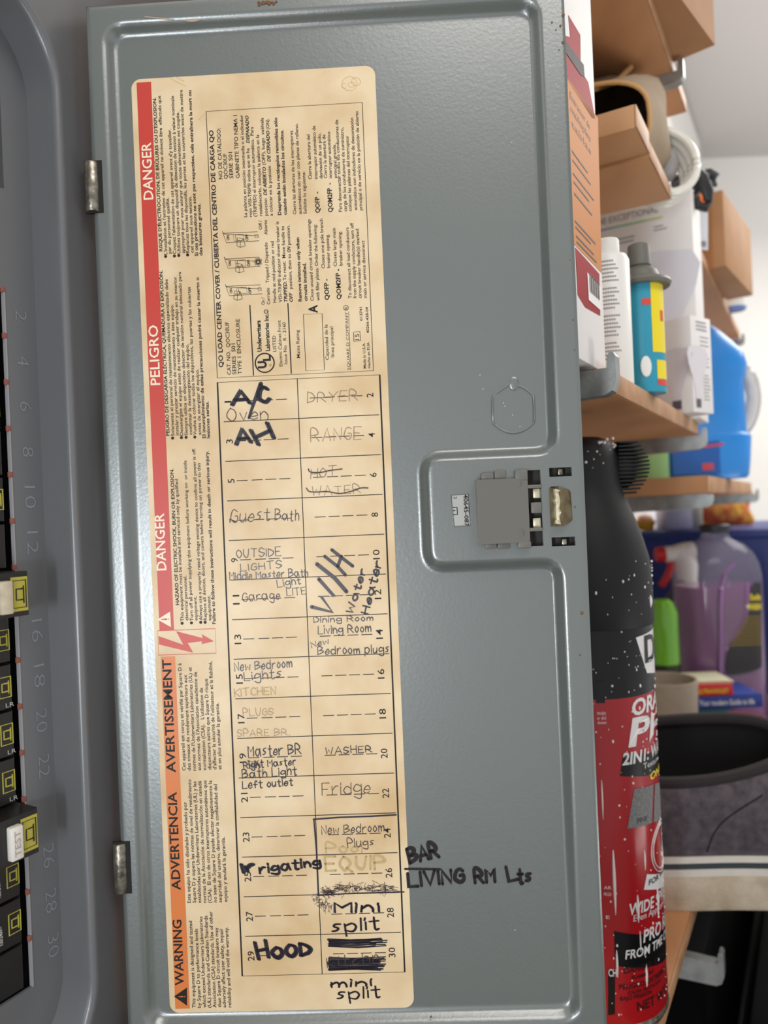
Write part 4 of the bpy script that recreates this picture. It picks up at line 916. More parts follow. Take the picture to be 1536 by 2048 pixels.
# black spring clamp with orange tip
t = thing('spring_clamp', 'black plastic spring clamp with orange jaw pad below the hose coil', 'clamp', O + ray(1400, 390) * .66)
BP = mat('black_plastic', (34, 33, 36), .45)
b = MB(); Yc = .66
def T(x, y, dy=0): p = O + ray(x, y) * (Yc + dy); return tuple(p)
b.tube([T(1350, 372), T(1368, 358), T(1385, 342), T(1392, 325)], [.006, .0075, .0075, .005], 12)
b.tube([T(1385, 345), T(1400, 362), T(1412, 385), T(1412, 405)], [.0075, .0085, .007, .005], 12)
b.tube([T(1398, 350), T(1418, 346), T(1430, 354), T(1428, 366), T(1412, 368)], [.004, .004, .0045, .004, .004], 10)
b.build('clamp_body', BP, t)
b = MB(); b.tube([T(1395, 385), T(1393, 398), T(1397, 412), T(1410, 416), T(1418, 404)], [.004, .004, .004, .004, .003], 10); b.build('clamp_jaw', BP, t)
b = MB(); b.sphere(T(1401, 396), .0062, sz=1.15, sy=.6); b.build('jaw_pad', mat('orange_pad', (226, 110, 34), .5), t)
# papers and can in the gaps
t = thing('hang_tag', 'small white printed card between the bulb box and the cardboard box', 'card', O + ray(1403, 500) * .74)
b = MB(); q = [O + ray(x, y) * .74 for x, y in ((1391, 424), (1416, 424), (1416, 500), (1393, 498))]; b.add([tuple(p) for p in q] + [tuple(p + Vector((0, .0012, 0))) for p in q], [(0, 1, 2, 3), (7, 6, 5, 4), (0, 4, 5, 1), (1, 5, 6, 2), (2, 6, 7, 3), (3, 7, 4, 0)]); b.build('card_sheet', mat('card_white', (216, 220, 228), .6), t, smooth=0)
b = MB()
for i in range(6): y = 485 + i * 2; q = [O + ray(x, yy) * .7395 for x, yy in ((1399 + i * 2.4, 482), (1400.2 + i * 2.4, 482), (1400.2 + i * 2.4, 494), (1399 + i * 2.4, 494))]; b.add([tuple(p) for p in q], [(0, 1, 2, 3)])
b.build('card_barcode', DARKT, t, smooth=0)
c = O + ray(1470, 668) * .99; t = thing('small_jar', 'small blue and white jar on the shelf behind the blue jug', 'jar', Vector((c.x, c.y, CH + zs0 + .006)))
c.z = CH + zs0 + .006
b = MB(); b.lathe([(.014, 0), (.015, .002), (.015, .03), (.013, .033)], c, 28); b.build('jar_body', mat('jar_blue', (96, 132, 196), .4), t)
b = MB(); b.lathe([(.0152, .004), (.0152, .016)], c, 28, cap=False); b.build('jar_band', WP, t)
# ---------------------------------------------------------------- blue jug on the distant shelf
zJ = zs2 - .004 + .0085 + GAP; BLUE = mat('blue_plastic', (36, 138, 222), .35, coat=.2)
Yj = .90; c = standing(1400, Yj, zJ); hz = lambda y: (O + ray(1440, y) * Yj).z - c.z
t = thing('blue_jug', 'bright blue plastic jug with a clear looped hose at its side', 'jug', c)
hr = lambda x: (O + ray(x, 900) * Yj).x - c.x
b = MB()
def sq(prof, c, seg=48, ex=.55, ky=.62):
    vs = []
    for (r, z, k) in prof:
        for j in range(seg):
            a_ = 2 * math.pi * j / seg; ca, sa = math.cos(a_), math.sin(a_)
            vs.append((c.x + r * math.copysign(abs(ca) ** ex, ca) + k, c.y + r * ky * math.copysign(abs(sa) ** ex, sa), c.z + z))
    n = len(prof); return vs, [(i * seg + j, i * seg + (j + 1) % seg, (i + 1) * seg + (j + 1) % seg, (i + 1) * seg + j) for i in range(n - 1) for j in range(seg)] + [tuple(range(seg))[::-1], tuple((n - 1) * seg + j for j in range(seg))]
b.add(*sq([(.050, 0, 0), (.053, .003, 0), (.055, hz(925), 0), (.057, hz(877), 0), (.055, hz(872), 0), (.0525, hz(869), 0), (.0515, hz(800), 0), (.0515, hz(765), 0), (.054, hz(757), 0), (.0555, hz(735), 0), (.053, hz(712), -.001), (.045, hz(690), -.004), (.036, hz(668), -.008), (.028, hz(652), -.010), (.015, hz(645), -.012), (.014, hz(632), -.012)], c))
b.build('jug_body', BLUE, t, smooth=45)
b = MB(); b.lathe([(.0165, hz(636)), (.0165, hz(615)), (.014, hz(612))], (c.x - .012, c.y, c.z), 24); b.build('jug_cap', WP, t)
b = MB(); o = Vector((c.x - .045, c.y - .0349, c.z)); fquad(b, o, Vector((1, 0, 0)), Zv, 0, .006, .055, hz(885)); lb = b.build('jug_label', mat('deep_blue_print', (28, 92, 172), .4), t, smooth=0)
b = MB(); fpoly(b, o, Vector((1, 0, 0)), Zv, [(0, hz(905)), (.06, hz(895)), (.06, hz(890)), (0, hz(900))], .0005); fquad(b, o, Vector((1, 0, 0)), Zv, .034, .010, .047, .018, .0005); b.build('red_mark', mat('label_red_mark', (196, 70, 80), .4), lb, smooth=0)
b = MB()
pts = [(1477, 748), (1490, 745), (1502, 765), (1507, 800), (1500, 835), (1486, 858), (1476, 862)]
b.tube([tuple(O + ray(x, y) * (Yj - .01)) for x, y in smoothline(pts, 5)], .0085, 12); b.build('clear_hose', mat('clear_tube', (226, 224, 224), .08, trans=.55), t)
c2 = standing(1300, .86, zJ); t = thing('green_bottle', 'pale green bottle behind the ribbed spray cap, left of the blue jug', 'bottle', c2)
b = MB(); b.lathe([(.020, 0), (.022, .003), (.022, .036), (.018, .044), (.008, .05), (.008, .055)], c2, 28); b.build('bottle_body', mat('pale_green', (136, 178, 110), .4), t)
b = MB(); b.lathe([(.009, .055), (.009, .065), (.008, .066)], c2, 20); b.build('bottle_cap', WP, t)
# ---------------------------------------------------------------- things on the lowest shelf
zL = zlo - .003 + .0055 + GAP
# dark blue tote with lid and things on top
NAVY = mat('navy_plastic', (26, 44, 112), .45)
c = O + ray(1440, 1062) * 1.13; hT = c.z - CH
sT = 1.05
t = thing('storage_tote', 'dark blue plastic storage tote behind the purple jug', 'tote', WW(sT + .2, .15, zL))
b = MB(WW); q_ = .012
b.add([(sT + q_, .022, zL), (sT + .44, .022, zL), (sT + .44, .288, zL), (sT + q_, .288, zL), (sT + .004, .014, hT - .012), (sT + .448, .014, hT - .012), (sT + .448, .296, hT - .012), (sT + .004, .296, hT - .012)],
    [(3, 2, 1, 0), (4, 5, 6, 7), (0, 1, 5, 4), (1, 2, 6, 5), (2, 3, 7, 6), (3, 0, 4, 7)]); b.build('tote_body', NAVY, t, smooth=0)
b = MB(WW); b.box((sT, .008, hT - .014), (sT + .455, .302, hT), .003); b.build('tote_lid', NAVY, t)
Yt = 1.22
ztote = c.z + GAP
def onlid(x, w, y, name, lbl, cat, m, h=None, d=.05):
    p = O + ray(x, y) * (Yt + .03); h = p.z - ztote; x = p.x
    t = thing(name, lbl, cat, Vector((x, Yt + .05, ztote)))
    return t, x, h
t, x, h = onlid(1360, 0, 1006, 'white_box', 'small white and lilac box on the blue tote lid', 'box', None)
b = MB(); b.box((x - .024, Yt + .03, ztote), (x + .02, Yt + .08, ztote + h), .002); bx_ = b.build('box_body', mat('lilac_white', (176, 176, 200), .5), t)
b = MB(); b.box((x - .0245, Yt + .0295, ztote + h * .7), (x + .0205, Yt + .0805, ztote + h + .0005), .001); b.build('box_lid', WCARD, t)
t, x, h = onlid(1398, 0, 1004, 'spice_jar', 'clear jar with pale contents and dark lid on the blue tote', 'jar', None)
b = MB(); b.lathe([(.012, 0), (.013, .002), (.013, h * .8), (.011, h * .85)], (x, Yt + .05, ztote), 24); b.build('jar_body', mat('jar_cream', (168, 166, 150), .3), t)
b = MB(); b.lathe([(.0135, h * .85), (.0135, h), (.012, h + .001)], (x, Yt + .05, ztote), 24); b.build('jar_lid', BP, t)
t, x, h = onlid(1462, 0, 988, 'snack_bag', 'yellow and orange foil snack bag with red print on the blue tote', 'bag', None)
b = MB()
nx_, nz_ = 14, 10; vs = []
for side in (-1, 1):
    for i in range(nz_ + 1):
        for j in range(nx_ + 1):
            u_, v_ = j / nx_, i / nz_; th = .016 * (math.sin(math.pi * u_) * math.sin(math.pi * v_)) ** .5 if 0 < i < nz_ and 0 < j < nx_ else 0
            vs.append((x - .042 + .09 * u_ + .004 * math.sin(v_ * 9), Yt + .06 + side * th + .002 * math.sin(j * 2.1 + i), ztote + .001 + (h + .006) * v_))
fs = []
for k in (0, 1):
    o_ = k * (nx_ + 1) * (nz_ + 1); fs += [(o_ + i * (nx_ + 1) + j, o_ + i * (nx_ + 1) + j + 1, o_ + (i + 1) * (nx_ + 1) + j + 1, o_ + (i + 1) * (nx_ + 1) + j) for i in range(nz_) for j in range(nx_)]
b.add(vs, fs); b.build('bag_body', mat('yellow_foil', (238, 176, 62), .35, rgb2=(206, 92, 50), vscale=26, vsharp=True), t, smooth=60)
t, x, h = onlid(1302, 0, 1030, 'yellow_cup', 'small orange and yellow cup behind the spray can cap', 'cup', None)
b = MB(); b.lathe([(.013, 0), (.018, h * .6), (.0185, h * .6)], (x, Yt + .06, ztote), 24); b.build('cup_body', mat('cup_yellow', (232, 170, 44), .5), t)
b = MB(); b.sphere((x, Yt + .06, ztote + h * .62), .014, sz=.8); b.build('cup_filling', mat('peach', (222, 170, 140), .6), t)
# purple jug
Yp = .97; c = standing(1447, Yp, zL); hz = lambda y: (O + ray(1447, y) * Yp).z - c.z
t = thing('purple_jug', 'clear jug of purple car shampoo with black cap and black label', 'jug', c)
CLR = mat('clear_plastic', (214, 206, 214), .06, trans=.0, alpha=.16, coat=.8); PUR = mat('purple_liquid', (128, 34, 128), .18, coat=.5, rgb2=(98, 26, 88), vscale=9)
Rj = .0535
outer = [(Rj * .93, 0, 0), (Rj, .004, 0), (Rj, hz(1330), 0), (Rj, hz(1180), 0), (Rj * .995, hz(1150), 0), (Rj * .94, hz(1125), 0), (Rj * .82, hz(1105), 0), (Rj * .62, hz(1088), 0), (Rj * .38, hz(1078), 0), (Rj * .30, hz(1070), 0), (.0155, hz(1058), 0)]
b = MB(); b.add(*sq(outer, c, ex=.8, ky=.8)); b.build('jug_body', CLR, t, smooth=50)
b = MB(); b.add(*sq([(r * .965, max(z, .002), k) for r, z, k in outer[:3]] + [(Rj * .965, hz(1168), 0)], c, ex=.8, ky=.8)); b.build('purple_liquid', PUR, t, smooth=50)
b = MB(); b.lathe([(.018, hz(1064)), (.0185, hz(1060)), (.0185, hz(1050)), (.017, hz(1048))], c, 30); b.build('jug_cap', BP, t)
b = MB()
ph = [(1438, 1420), (1438, 1310), (1439, 1200), (1444, 1160), (1455, 1140), (1470, 1128)]
b.tube([(p.x, c.y - Rj * .8 - .001 + .004 * (i > 20), p.z) for i, p in enumerate(O + ray(x, y) * (Yp - .04) for x, y in smoothline(ph, 6))], .0024, 10)
ph = [(1492, 1165), (1494, 1230), (1488, 1265), (1472, 1285), (1452, 1300)]
b.tube([(p.x, c.y - Rj * .8 + .002, p.z) for p in (O + ray(x, y) * (Yp - .04) for x, y in smoothline(ph, 6))], .0022, 10)
b.build('moulded_handle', mat('clear_rib', (150, 104, 158), .08, coat=.6), t)
b = MB()
lp = smoothline([(1508, 1166), (1499, 1215), (1492, 1250), (1478, 1275), (1462, 1288), (1454, 1310), (1452, 1340), (1462, 1350), (1500, 1345), (1527, 1335)], 3) + [(1527, 1166)]
b.add([(p.x, c.y - Rj * .8 - .0008 + max(0, (p.x - c.x) / Rj) ** 4 * .02, p.z) for p in (O + ray(x, y) * (Yp - .044) for x, y in lp)], [tuple(range(len(lp)))])
lb = b.build('jug_label', mat('label_black', (44, 40, 42), .4), t, smooth=0)
b = MB(); ol = Vector(((O + ray(1498, 1200) * .92).x, c.y - Rj * .8 - .0014, (O + ray(1498, 1200) * .926).z)); xr = Vector((1, 0, 0))
face_text(b, ol, xr, Zv, 'Suds', .004, 0, .013, .007, .04); face_text(b, ol, xr, Zv, 'WASH', .000, -.012, .017, .007, .05); b.build('label_name', YELP, lb, smooth=0)
b = MB()
for i in range(9): z = ol.z - .022 - i * .0042; xs_ = ol.x - .002 - i * .0026; fquad(b, Vector((0, ol.y, 0)), xr, Zv, xs_, z, ol.x + .016, z + .0016, 0)
b.build('label_print', mat('label_olive', (150, 124, 40), .5), lb, smooth=0)
# spray bottle with red trigger
Ys = 1.10; c = standing(1372, Ys, zL); hz = lambda y: (O + ray(1360, y) * Ys).z - c.z
t = thing('spray_bottle', 'white trigger spray bottle with red nozzle and red trigger', 'spray bottle', c)
b = MB(); b.lathe([(.030, 0), (.033, .003), (.033, hz(1235)), (.028, hz(1205)), (.014, hz(1180)), (.012, hz(1160))], c, 30); b.build('bottle_body', mat('smoky_bottle', (70, 68, 78), .2), t)
def S(x, y, Y=Ys): return tuple(O + ray(x, y) * Y)
b = MB(); b.tube([S(1328, 1109), S(1345, 1108), S(1365, 1106), S(1385, 1105)], [.0115, .012, .015, .016], 14); b.tube([S(1368, 1110), S(1373, 1135), S(1374, 1165)], [.016, .016, .014], 14); b.build('spray_head', WP, t)
RP = mat('red_plastic', (206, 40, 40), .4)
b = MB(); b.tube([S(1312, 1109), S(1330, 1109)], [.0105, .0115], 12); b.build('nozzle', RP, t)
b = MB(); b.tube([tuple(p) for p in smoothline([S(1342, 1122), S(1340, 1140), S(1332, 1158), S(1322, 1172)])], .0055, 10); b.build('trigger', RP, t)
Yg = .93; c = standing(1336, Yg, zL); hz = lambda y: (O + ray(1336, y) * Yg).z - c.z
t = thing('green_bottle', 'bright green bottle with rounded shoulders behind the red spray can', 'bottle', c)
b = MB(); b.lathe([(.0175, .002), (.019, hz(1310)), (.0185, hz(1260)), (.0185, hz(1225)), (.014, hz(1205)), (.008, hz(1198))], c, 30); b.build('bottle_body', mat('lime_green', (108, 172, 38), .2, coat=.4), t)
b = MB(); b.lathe([(.0195, 0), (.0195, hz(1325))], c, 30); b.build('bottle_base', mat('dark_olive', (34, 40, 20), .4), t)
# beige cup
Ym = .84; c = standing(1336, Ym, zL); hz = lambda y: (O + ray(1336, y) * Ym).z - c.z
t = thing('beige_cup', 'beige stoneware cup beside the stacked books', 'cup', c); r = (O + ray(1391, 1360) * Ym).x - c.x
b = MB(); hh = hz(1356); b.lathe([(r * .86, 0), (r * .9, .002), (r, hh - .002), (r * .985, hh), (r * .93, hh), (r * .90, hh - .003), (r * .82, .004)], c, 40); b.build('cup_body', mat('stoneware', (160, 146, 128), .6, var=.1, vscale=120, bump=.2), t)
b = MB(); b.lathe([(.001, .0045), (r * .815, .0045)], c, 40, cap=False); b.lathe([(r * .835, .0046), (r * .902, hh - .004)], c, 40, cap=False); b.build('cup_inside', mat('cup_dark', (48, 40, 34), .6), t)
# stacked books
def book(lbl, xa, xb, ya, yb, Y, d, m, text=None, tm=None, ang=-2, zbase=None):
    pa = O + ray(xa, yb) * Y; w = (O + ray(xb, yb) * Y).x - pa.x; h = (O + ray(xb, ya) * Y).z - (O + ray(xb, yb) * Y).z
    base = Vector((pa.x, Y, zbase)); a = math.radians(ang); e1 = Vector((math.cos(a), math.sin(a), 0)); e2 = Vector((-math.sin(a), math.cos(a), 0))
    t = thing('book', lbl, 'book', base, 'books stacked on the lowest shelf'); tf = lambda x, y, z: base + e1 * x + e2 * y + Zv * z
    b = MB(tf); b.box((0, 0, 0), (w, .0015, h), .0004); b.box((0, 0, 0), (w, d, .001)); b.box((0, 0, h - .001), (w, d, h)); b.build('cover', m, t)
    b = MB(tf); b.box((.001, .0016, .0011), (w - .0012, d - .001, h - .0011)); b.build('pages', WCARD, t)
    if text:
        b = MB(); face_text(b, base, e1, Zv, text, w * .08, h * .25, w * .8, h * .42, .02); b.build('spine_text', tm, t, smooth=0)
    return base.z + h + GAP
Yb = .86
z_ = CH + zL
hteal = (O + ray(1420, 1416) * Yb).z - z_
z1_ = book('thick teal book at the bottom of the stack', 1370, 1462, 1416, 1470, Yb, .06, mat('teal_cover', (40, 92, 100), .5), zbase=z_)
E2 = None
z1_ = CH + (O + ray(1450, 1416) * Yb).z - CH
b_t = [o_ for o_ in COL.objects if o_.get('label', '').startswith('thick teal')][0]
for ch in b_t.children:
    for v in ch.data.vertices: v.co.z *= (z1_ - z_) / max(1e-6, ((O + ray(1462, 1416) * Yb).z - (O + ray(1462, 1470) * Yb).z))
z2_ = book('blue book with white lettering in the middle of the stack', 1388, 1524, 1391, 1416, Yb, .062, mat('blue_cover', (44, 66, 150), .45), 'Your modern Guide to life', WP, zbase=z1_ + GAP)
z3_ = book('red book with yellow lettering on top of the stack', 1388, 1466, 1371, 1391, Yb, .055, mat('red_cover', (206, 44, 44), .45), 'ULTRAVIOLET', YELP, zbase=z2_)
z4_ = book('thin white and yellow booklet lying at the top of the stack', 1350, 1466, 1362, 1366, Yb + .01, .05, mat('cream_cover', (222, 218, 186), .5), zbase=z3_)
c = standing(1496, .80, zL); hz = lambda y: (O + ray(1496, y) * .80).z - c.z
t = thing('maroon_lid', 'round maroon jar lid in front of the blue book', 'lid', c)
b = MB(); b.lathe([(.020, 0), (.021, .002), (.021, max(hz(1434), .02)), (.019, max(hz(1430), .022))], c, 32); b.build('lid_body', mat('maroon', (98, 32, 56), .45), t)
b = MB(); b.lathe([(.022, -.0), (.022, .004)], c, 32); b.build('lid_rim', WP, t)
# ---------------------------------------------------------------- spray can
Yc = .462; pc = O + ray(1324, 1700) * Yc; Rc = .0385
cx = None
# centre so that its right silhouette meets the photograph's
u_ = ray(1324, 1700); k_ = u_.x; cx = k_ * Yc - Rc * math.sqrt(1 + k_ * k_)
c = Vector((cx, Yc, CH + zL)); 
t = thing('spray_can', 'red and black texture spray can covered in white droplets behind the door', 'spray can', c)
def hz(y, x=1315): return (O + ray(x, y) * Yc).z - c.z
RDC = mat('can_red', (160, 20, 26), .25, coat=.25, spec=.4); BKC = mat('can_black', (14, 13, 14), .28, coat=.12, spec=.3); CAP = mat('cap_black', (25, 25, 26), .5, bump=.1, spec=.3)
zred = hz(1362); zcap = hz(1236)
b = MB(); b.lathe([(Rc, .006), (Rc, zred)], c, 72, cap=False); b.build('can_body', RDC, t)
b = MB(); b.lathe([(Rc, zred), (Rc, zcap + .002)], c, 72, cap=False); b.lathe([(Rc + .0001, hz(1385)), (Rc + .0001, zred)], c, 72, cap=False) if False else None; b.build('can_shoulder', BKC, t)
b = MB(); b.lathe([(Rc - .003, 0), (Rc - .0005, .0015), (Rc + .0006, .004), (Rc, .0065), (Rc - .001, .007)], c, 72); b.build('base_rim', STEEL, t)
def capoff(z): f_ = max(0., (z - hz(1100)) / (hz(870) - hz(1100))); return (-.004 * f_, 0)
b = MB(); b.lathe([(Rc + .0008, zcap), (Rc + .0012, zcap + .001), (Rc + .0010, hz(1150)), (Rc - .0002, hz(1110)), (Rc - .003, hz(1070)), (Rc - .0065, hz(1030)), (Rc - .011, hz(990)), (Rc - .013, hz(960)), (Rc - .0135, hz(920)), (Rc - .014, hz(893)), (Rc - .0165, hz(880)), (Rc - .022, hz(872)), (.004, hz(868)), (.0005, hz(868))], c, 72, off=capoff); b.build('actuator_cap', CAP, t, label='black contoured actuator cap')
b = MB(); p_ = O + ray(1240, 934) * Yc; b.sphere((p_.x, c.y, p_.z), .0105, sy=.9, sz=1.35, seg=14); b.build('grip_core', CAP, t)
b = MB()
ytop = 884
for i in range(14):
    y = ytop + i * 7.6; z = hz(y); w = .0115 * math.sin(math.pi * (i + 1.6) / 16) ** .7
    x0_ = (O + ray(1246, y) * Yc).x - c.x
    b.box((c.x + x0_ - .006, c.y - .010, c.z + z - .0007), (c.x + x0_ + w * 1.15, c.y + .010, c.z + z + .0006), .0004)
b.build('ribbed_grip', CAP, t, label='ribbed black finger grip', kind='stuff')
def cyl_a(x, y):                                                 # angle on the can under a photograph point
    d = ray(x, y); A = d.x ** 2 + d.y ** 2; B = -2 * (d.x * c.x + d.y * c.y); C_ = c.x ** 2 + c.y ** 2 - Rc ** 2
    ds = max(B * B - 4 * A * C_, 0); tt = (-B - math.sqrt(ds)) / (2 * A); p = O + d * tt
    return math.atan2(p.x - c.x, -(p.y - c.y)), p.z - c.z
def CT(mb, text, x, y, h, length=None, bold=.02, shear=.15, lift=.0003, x2=None):
    a0, z0 = cyl_a(x, y)
    if x2: length = (cyl_a(x2, y)[0] - a0) * Rc
    r = Rc + lift
    put_text(mb, text, lambda a, q: (c.x + r * math.sin(a0 + a / Rc), c.y - r * math.cos(a0 + a / Rc), c.z + z0 + q), length, h, bold, shear, res=3)
def CP(mb, pts, lift=.0002, k=8):                                # patch: quadrilateral strip on the can, pts (x,y) corners bl, br, tr, tl
    q = [cyl_a(*p) for p in pts]; vs = []
    for j in range(2):
        for i in range(k + 1):
            u = i / k; lo = (q[0][0] + (q[1][0] - q[0][0]) * u, q[0][1] + (q[1][1] - q[0][1]) * u); hi = (q[3][0] + (q[2][0] - q[3][0]) * u, q[3][1] + (q[2][1] - q[3][1]) * u)
            a_, z = hi if j else lo; vs.append((c.x + (Rc + lift) * math.sin(a_), c.y - (Rc + lift) * math.cos(a_), c.z + z))
    mb.add(vs, [(i, i + 1, k + 2 + i, k + 1 + i) for i in range(k)])
for q_ in ([(1240, 1552), (1318, 1540), (1318, 1498), (1246, 1507)], [(1230, 1931), (1332, 1914), (1330, 1852), (1228, 1862)], [(1192, 1406), (1210, 1406), (1210, 1362), (1192, 1362)], [(1216, 2030), (1230, 2028), (1230, 1938), (1216, 1938)]):
    b = MB(); CP(b, q_); b.build('black_band', BKC, t)
b = MB(); CP(b, [(1293, 1346), (1318, 1345), (1314, 1252), (1271, 1275)], .0003); b.build('white_tile', mat('can_white', (216, 212, 210), .3, coat=.3), t); b = MB(); CP(b, [(1287, 1779), (1330, 1770), (1328, 1742), (1293, 1748)], .0003)
b.build('white_tile', mat('can_white', (216, 212, 210), .3, coat=.3), t)
b = MB(); CT(b, 'DAP', 1289, 1325, .015, .046, .02, 0, .0006); b.build('tile_letters', BKC, t, smooth=0)
GRN = mat('texture_swatch', (128, 126, 124), .7, rgb2=(96, 94, 94), vscale=900)
b = MB(); CP(b, [(1254, 1657), (1303, 1645), (1306, 1568), (1268, 1577)], .0003); b.build('texture_swatch', GRN, t); b = MB(); CP(b, [(1306, 1644), (1322, 1636), (1318, 1564), (1309, 1567)], .0003); b.build('texture_swatch', GRN, t)
b = MB(); CT(b, 'ORANGE', 1264, 1431, .0088, .060, .03); b.build('can_name', mat('can_white', (216, 212, 210)), t, smooth=0); b = MB(); CT(b, 'PEEL', 1256, 1493, .0150, .066, .03); b.build('can_name', mat('can_white', (216, 212, 210)), t, smooth=0)
CWT = mat('can_white', (216, 212, 210))
for a_ in (('2IN1: WALL &', 1244, 1530, .0065, .055, .03), ('Texture', 1286, 1538, .0032, .02, 0, 0), ('WIDE SPRAY', 1259, 1830, .0062, .042, .02), ('Even Application', 1266, 1843, .0035, .034, 0), ('PRO RESULTS', 1286, 1885, .0068, .054, .02), ('FROM THE CAN', 1250, 1918, .0048, .046, .02),
           ('WHEN', 1194, 1430, .0018, .0048, 0, 0), ('or and', 1194, 1439, .0018, .0048, 0, 0), ('down', 1195, 1448, .0018, .0048, 0, 0), ('AR', 1208, 1778, .0018, .004, 0, 0), ('PROD', 1208, 1791, .0018, .004, 0, 0), ('E', 1212, 1837, .0018, .002, 0, 0), ('CH', 1217, 1952, .004, .0045, .02, 0)):
    b = MB(); CT(b, *a_); b.build('can_print', CWT, t, smooth=0)
b = MB(); CT(b, 'ONE', 1300, 1560, .004, .02, .02); b.build('can_yellow_text', YELP, t, smooth=0)
b = MB(); CT(b, 'FINE', 1273, 1646, .0026, .008, .01, lift=.0006); CT(b, 'FOR WALLS', 1296, 1770, .0030, .03, .01, lift=.0006)
b.build('can_dark_text', BKC, t, smooth=0); b = MB()
for s_, x, y, h in (('DANGER: EXTREMELY', 1248, 1947, .0032), ('FLAMMABLE', 1264, 1959, .0020), ('PELIGRO: EXTREMO', 1238, 1979, .0028), ('CAUSA IRRITACION', 1256, 1989, .0019), ('BAJO PRESION', 1240, 2001, .0022), ('NET WT. 20 OZ', 1274, 2022, .0050)): CT(b, s_, x, y, h, None, .015, 0)
b.build('can_black_text', mat('can_dark_print', (40, 12, 14), .4), t, smooth=0)
b = MB()
a_, z_ = cyl_a(1318, 1695); 
for r_ in (.0145, .0125):
    ps = [(c.x + (Rc + .0003) * math.sin(a_ + .10 + r_ * math.cos(w_) / Rc), c.y - (Rc + .0003) * math.cos(a_ + .10 + r_ * math.cos(w_) / Rc), c.z + z_ + r_ * math.sin(w_)) for w_ in np.linspace(0, 6.283, 40)[:-1]]
    b.tube(ps, .0003, 5, True)
b.build('round_seal', mat('can_white', (216, 212, 210)), t)
R_ = random.Random(11); b = MB()
DROP = mat('droplet', (226, 218, 214), .12, coat=.6)
for i in range(260):
    a_ = R_.uniform(-.5, 1.5); z = R_.uniform(.01, hz(1110)); r_ = Rc if z < zcap else Rc + .001
    s_ = R_.choice((.00022, .0003, .0003, .0004, .0005, .0007)); st2 = R_.uniform(1, 1.8)
    b.sphere((c.x + r_ * math.sin(a_), c.y - r_ * math.cos(a_), c.z + z), s_, sy=.7, sz=st2, seg=4)
for (x, y0, y1, w) in ((1226, 1700, 1830, .0012), (1275, 1790, 1845, .0010), (1314, 1765, 1835, .0008), (1280, 1862, 1905, .0006), (1233, 1900, 1955, .0009), (1292, 1928, 1975, .0010), (1203, 1560, 1640, .0006), (1289, 1700, 1740, .0007), (1297, 1190, 1214, .0016)):
    p0_ = cyl_a(x, y0); p1_ = cyl_a(x + 4, y1); ext = .0008 if y0 < 1230 else 0
    b.tube([(c.x + (Rc + ext) * math.sin(p0_[0]), c.y - (Rc + ext) * math.cos(p0_[0]), c.z + p0_[1] + (p1_[1] - p0_[1]) * k / 6) for k in range(7)], [w * math.sin(.35 + 2.6 * k / 6) * .8 for k in range(7)], 8)
for i in range(46):
    z = R_.uniform(hz(985), hz(876)); a_ = R_.uniform(-.6, 1.3); r_ = Rc - .0138; b.sphere((c.x - .0035 + r_ * math.sin(a_), c.y - r_ * math.cos(a_), c.z + z), R_.choice((.0004, .0007, .0010)), sy=.6, seg=5)
b.build('droplets', DROP, t, kind='stuff')
# ---------------------------------------------------------------- sneaker
Ysn = .585; zSn = CH + zL
xh = .128; LEN = .275; WD = .048
t = thing('sneaker', 'grey canvas slip-on sneaker with white rubber sole and black stripe', 'shoe', Vector((xh + .12, Ysn, zSn)))
def outline(k, n=56):
    out = []
    for j in range(n):
        a_ = 2 * math.pi * j / n; x = (1 - math.cos(a_)) / 2; w = WD * (.80 + .26 * x - .10 * math.exp(-((x - .42) / .16) ** 2)) * abs(math.sin(a_)) ** .62
        out.append((xh + LEN * (.5 + (x - .5) * k), Ysn - math.copysign(w * k, math.sin(a_))))
    return out
def ringz(mb, rings_):
    n = len(rings_[0]); vs = [p for r_ in rings_ for p in r_]
    mb.add(vs, [(i * n + j, i * n + (j + 1) % n, (i + 1) * n + (j + 1) % n, (i + 1) * n + j) for i in range(len(rings_) - 1) for j in range(n)]); return mb
def zz_(y): return (O + ray(1400, y) * (Ysn - WD)).z
zs_ = [zSn, zz_(1768), zz_(1753), zz_(1741), zz_(1728)]
RUB = mat('cream_rubber', (206, 190, 168), .6, bump=1.0, bscale=900, rgb2=(176, 156, 130), vscale=60); RUBW = mat('white_rubber', (214, 208, 196), .5, var=.1, vscale=90)
sole_r = [[(x, y, zs_[0]) for x, y in outline(.93)], [(x, y, zs_[0] + .004) for x, y in outline(.97)], [(x, y, zs_[1]) for x, y in outline(1.0)]]
b = ringz(MB(), sole_r); b.add([p for p in sole_r[0]], [tuple(range(56))]); b.build('outsole', RUB, t, smooth=50)
b = ringz(MB(), [[(x, y, zs_[1]) for x, y in outline(1.0)], [(x, y, zs_[2]) for x, y in outline(1.0)]]); ringz(b, [[(x, y, zs_[3]) for x, y in outline(1.0)], [(x, y, zs_[4]) for x, y in outline(.995)], [(x, y, zs_[4]) for x, y in outline(.965)]]); b.build('foxing_band', RUBW, t, smooth=50)
b = ringz(MB(), [[(x, y, zs_[2]) for x, y in outline(1.001)], [(x, y, zs_[3]) for x, y in outline(1.001)]]); b.build('sole_stripe', mat('stripe_dark', (54, 62, 64), .5), t, smooth=50)
base_ = outline(.965); co = []
zc0 = zz_(1590)
for j in range(56):
    a_ = 2 * math.pi * j / 56; x = (1 - math.cos(a_)) / 2
    co.append((xh + .006 + .175 * x, Ysn - .034 * math.copysign(abs(math.sin(a_)) ** .8, math.sin(a_)), zc0 + .012 * abs(2 * x - 1) ** 2 + .008 * x + .026 * (math.sin(a_) < 0) * abs(math.sin(a_))))
rg = []
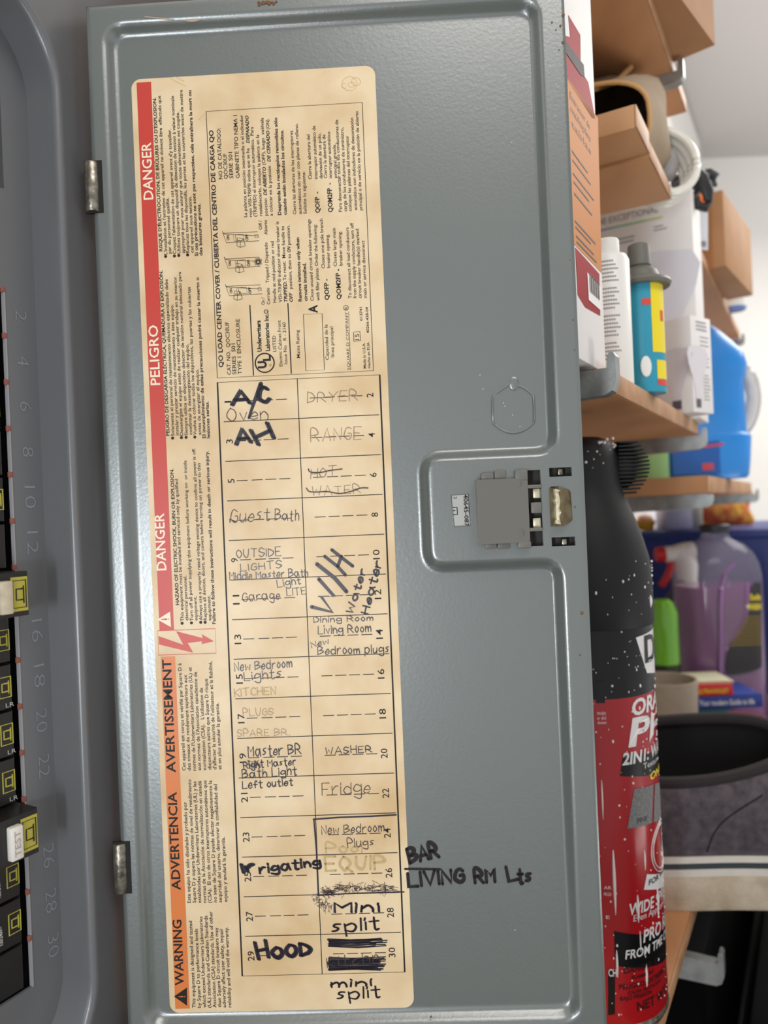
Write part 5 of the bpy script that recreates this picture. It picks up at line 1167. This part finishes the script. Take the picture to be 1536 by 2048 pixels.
for k in range(8):
    u = k / 7; bl = 1 - (1 - u) ** 1.5 if False else u
    rg.append([(bx * (1 - u) + cx_ * u, by * (1 - u) + cy_ * u - .006 * math.sin(math.pi * u) * (1 if by < Ysn else -1), zs_[4] * (1 - math.sin(u * 1.5708) ** 1.0) + cz_ * math.sin(u * 1.5708)) for (bx, by), (cx_, cy_, cz_) in zip(base_, co)])
b = ringz(MB(), rg); b.build('canvas_upper', mat('grey_canvas', (92, 84, 88), .95, bump=1.0, bscale=1100, rgb2=(66, 60, 66), vscale=160), t, smooth=60)
b = MB(); b.tube(co, .0048, 10, True); b.build('padded_collar', mat('collar_brown', (40, 33, 34), .9, bump=.4, bscale=900), t)
inn = [[(Ix, Iy, Iz) for Ix, Iy, Iz in co], [(xh + .5 * (.02) + (Ix - xh) * 1.02, Ysn + (Iy - Ysn) * 1.02, zs_[4] + .02) for Ix, Iy, Iz in co], [(xh + .01 + (Ix - xh) * .98, Ysn + (Iy - Ysn) * .9, zs_[2]) for Ix, Iy, Iz in co]]
b = ringz(MB(), inn); b.add(inn[-1], [tuple(range(56))]); b.build('shoe_lining', mat('lining_black', (14, 12, 13), .95), t, smooth=60)
b = MB(); sp = []
for (x, y) in smoothline([(1536, 1598), (1495, 1622), (1460, 1650), (1440, 1680), (1430, 1720)], 5):
    d = ray(x, y); p = O + d * (Ysn - WD - .002); sp.append(p)
upper = [o_ for o_ in t.children if o_.name.startswith('canvas_upper')][0]
from mathutils.bvhtree import BVHTree
bv = BVHTree.FromPolygons([tuple(v.co + t.location) for v in upper.data.vertices], [tuple(p.vertices) for p in upper.data.polygons])
sp2 = []
for p in sp:
    hit = bv.ray_cast(Vector((p.x, p.y - .1, p.z)), Vector((0, 1, 0)))
    if hit[0]: sp2.append(hit[0])
if len(sp2) > 2: b.tube([tuple(p) for p in sp2], .0007, 6, raw=True); b.build('side_seam', mat('stitch_dark', (30, 26, 30), .9), t)
# ---------------------------------------------------------------- black bin added to darken the space under the shelf
t = thing('added_dark_bin', 'large black plastic bin added to darken the space under the lowest shelf', 'bin', WW(.6, .40, -CH))
b = MB(WW); b.box((.10, NE + .035, -CH), (1.5, .62, zL - .12), .01); b.build('bin_body', mat('bin_black', (7, 7, 8), .7, spec=.1), t)
b = MB(WW); b.box((.095, NE + .03, zL - .119), (1.505, .625, zL - .10), .004); b.build('bin_lid', mat('bin_black', (12, 12, 13)), t)
# black case added behind to darken the space under the lowest board
t = thing('added_dark_case', 'matt black case added to darken the space under the lowest shelf', 'case', WW(.8, .09, -.62))
b = MB(WW); b.box((.47, .0, -.9), (1.5, .17, zb2 - .035), .006); b.build('case_body', mat('case_black', (6, 6, 7), .8, spec=.1), t)
b = MB(WW); b.box((.47, .171, -.60), (1.2, .176, -.58), .001); b.build('case_latch_strip', BP, t)
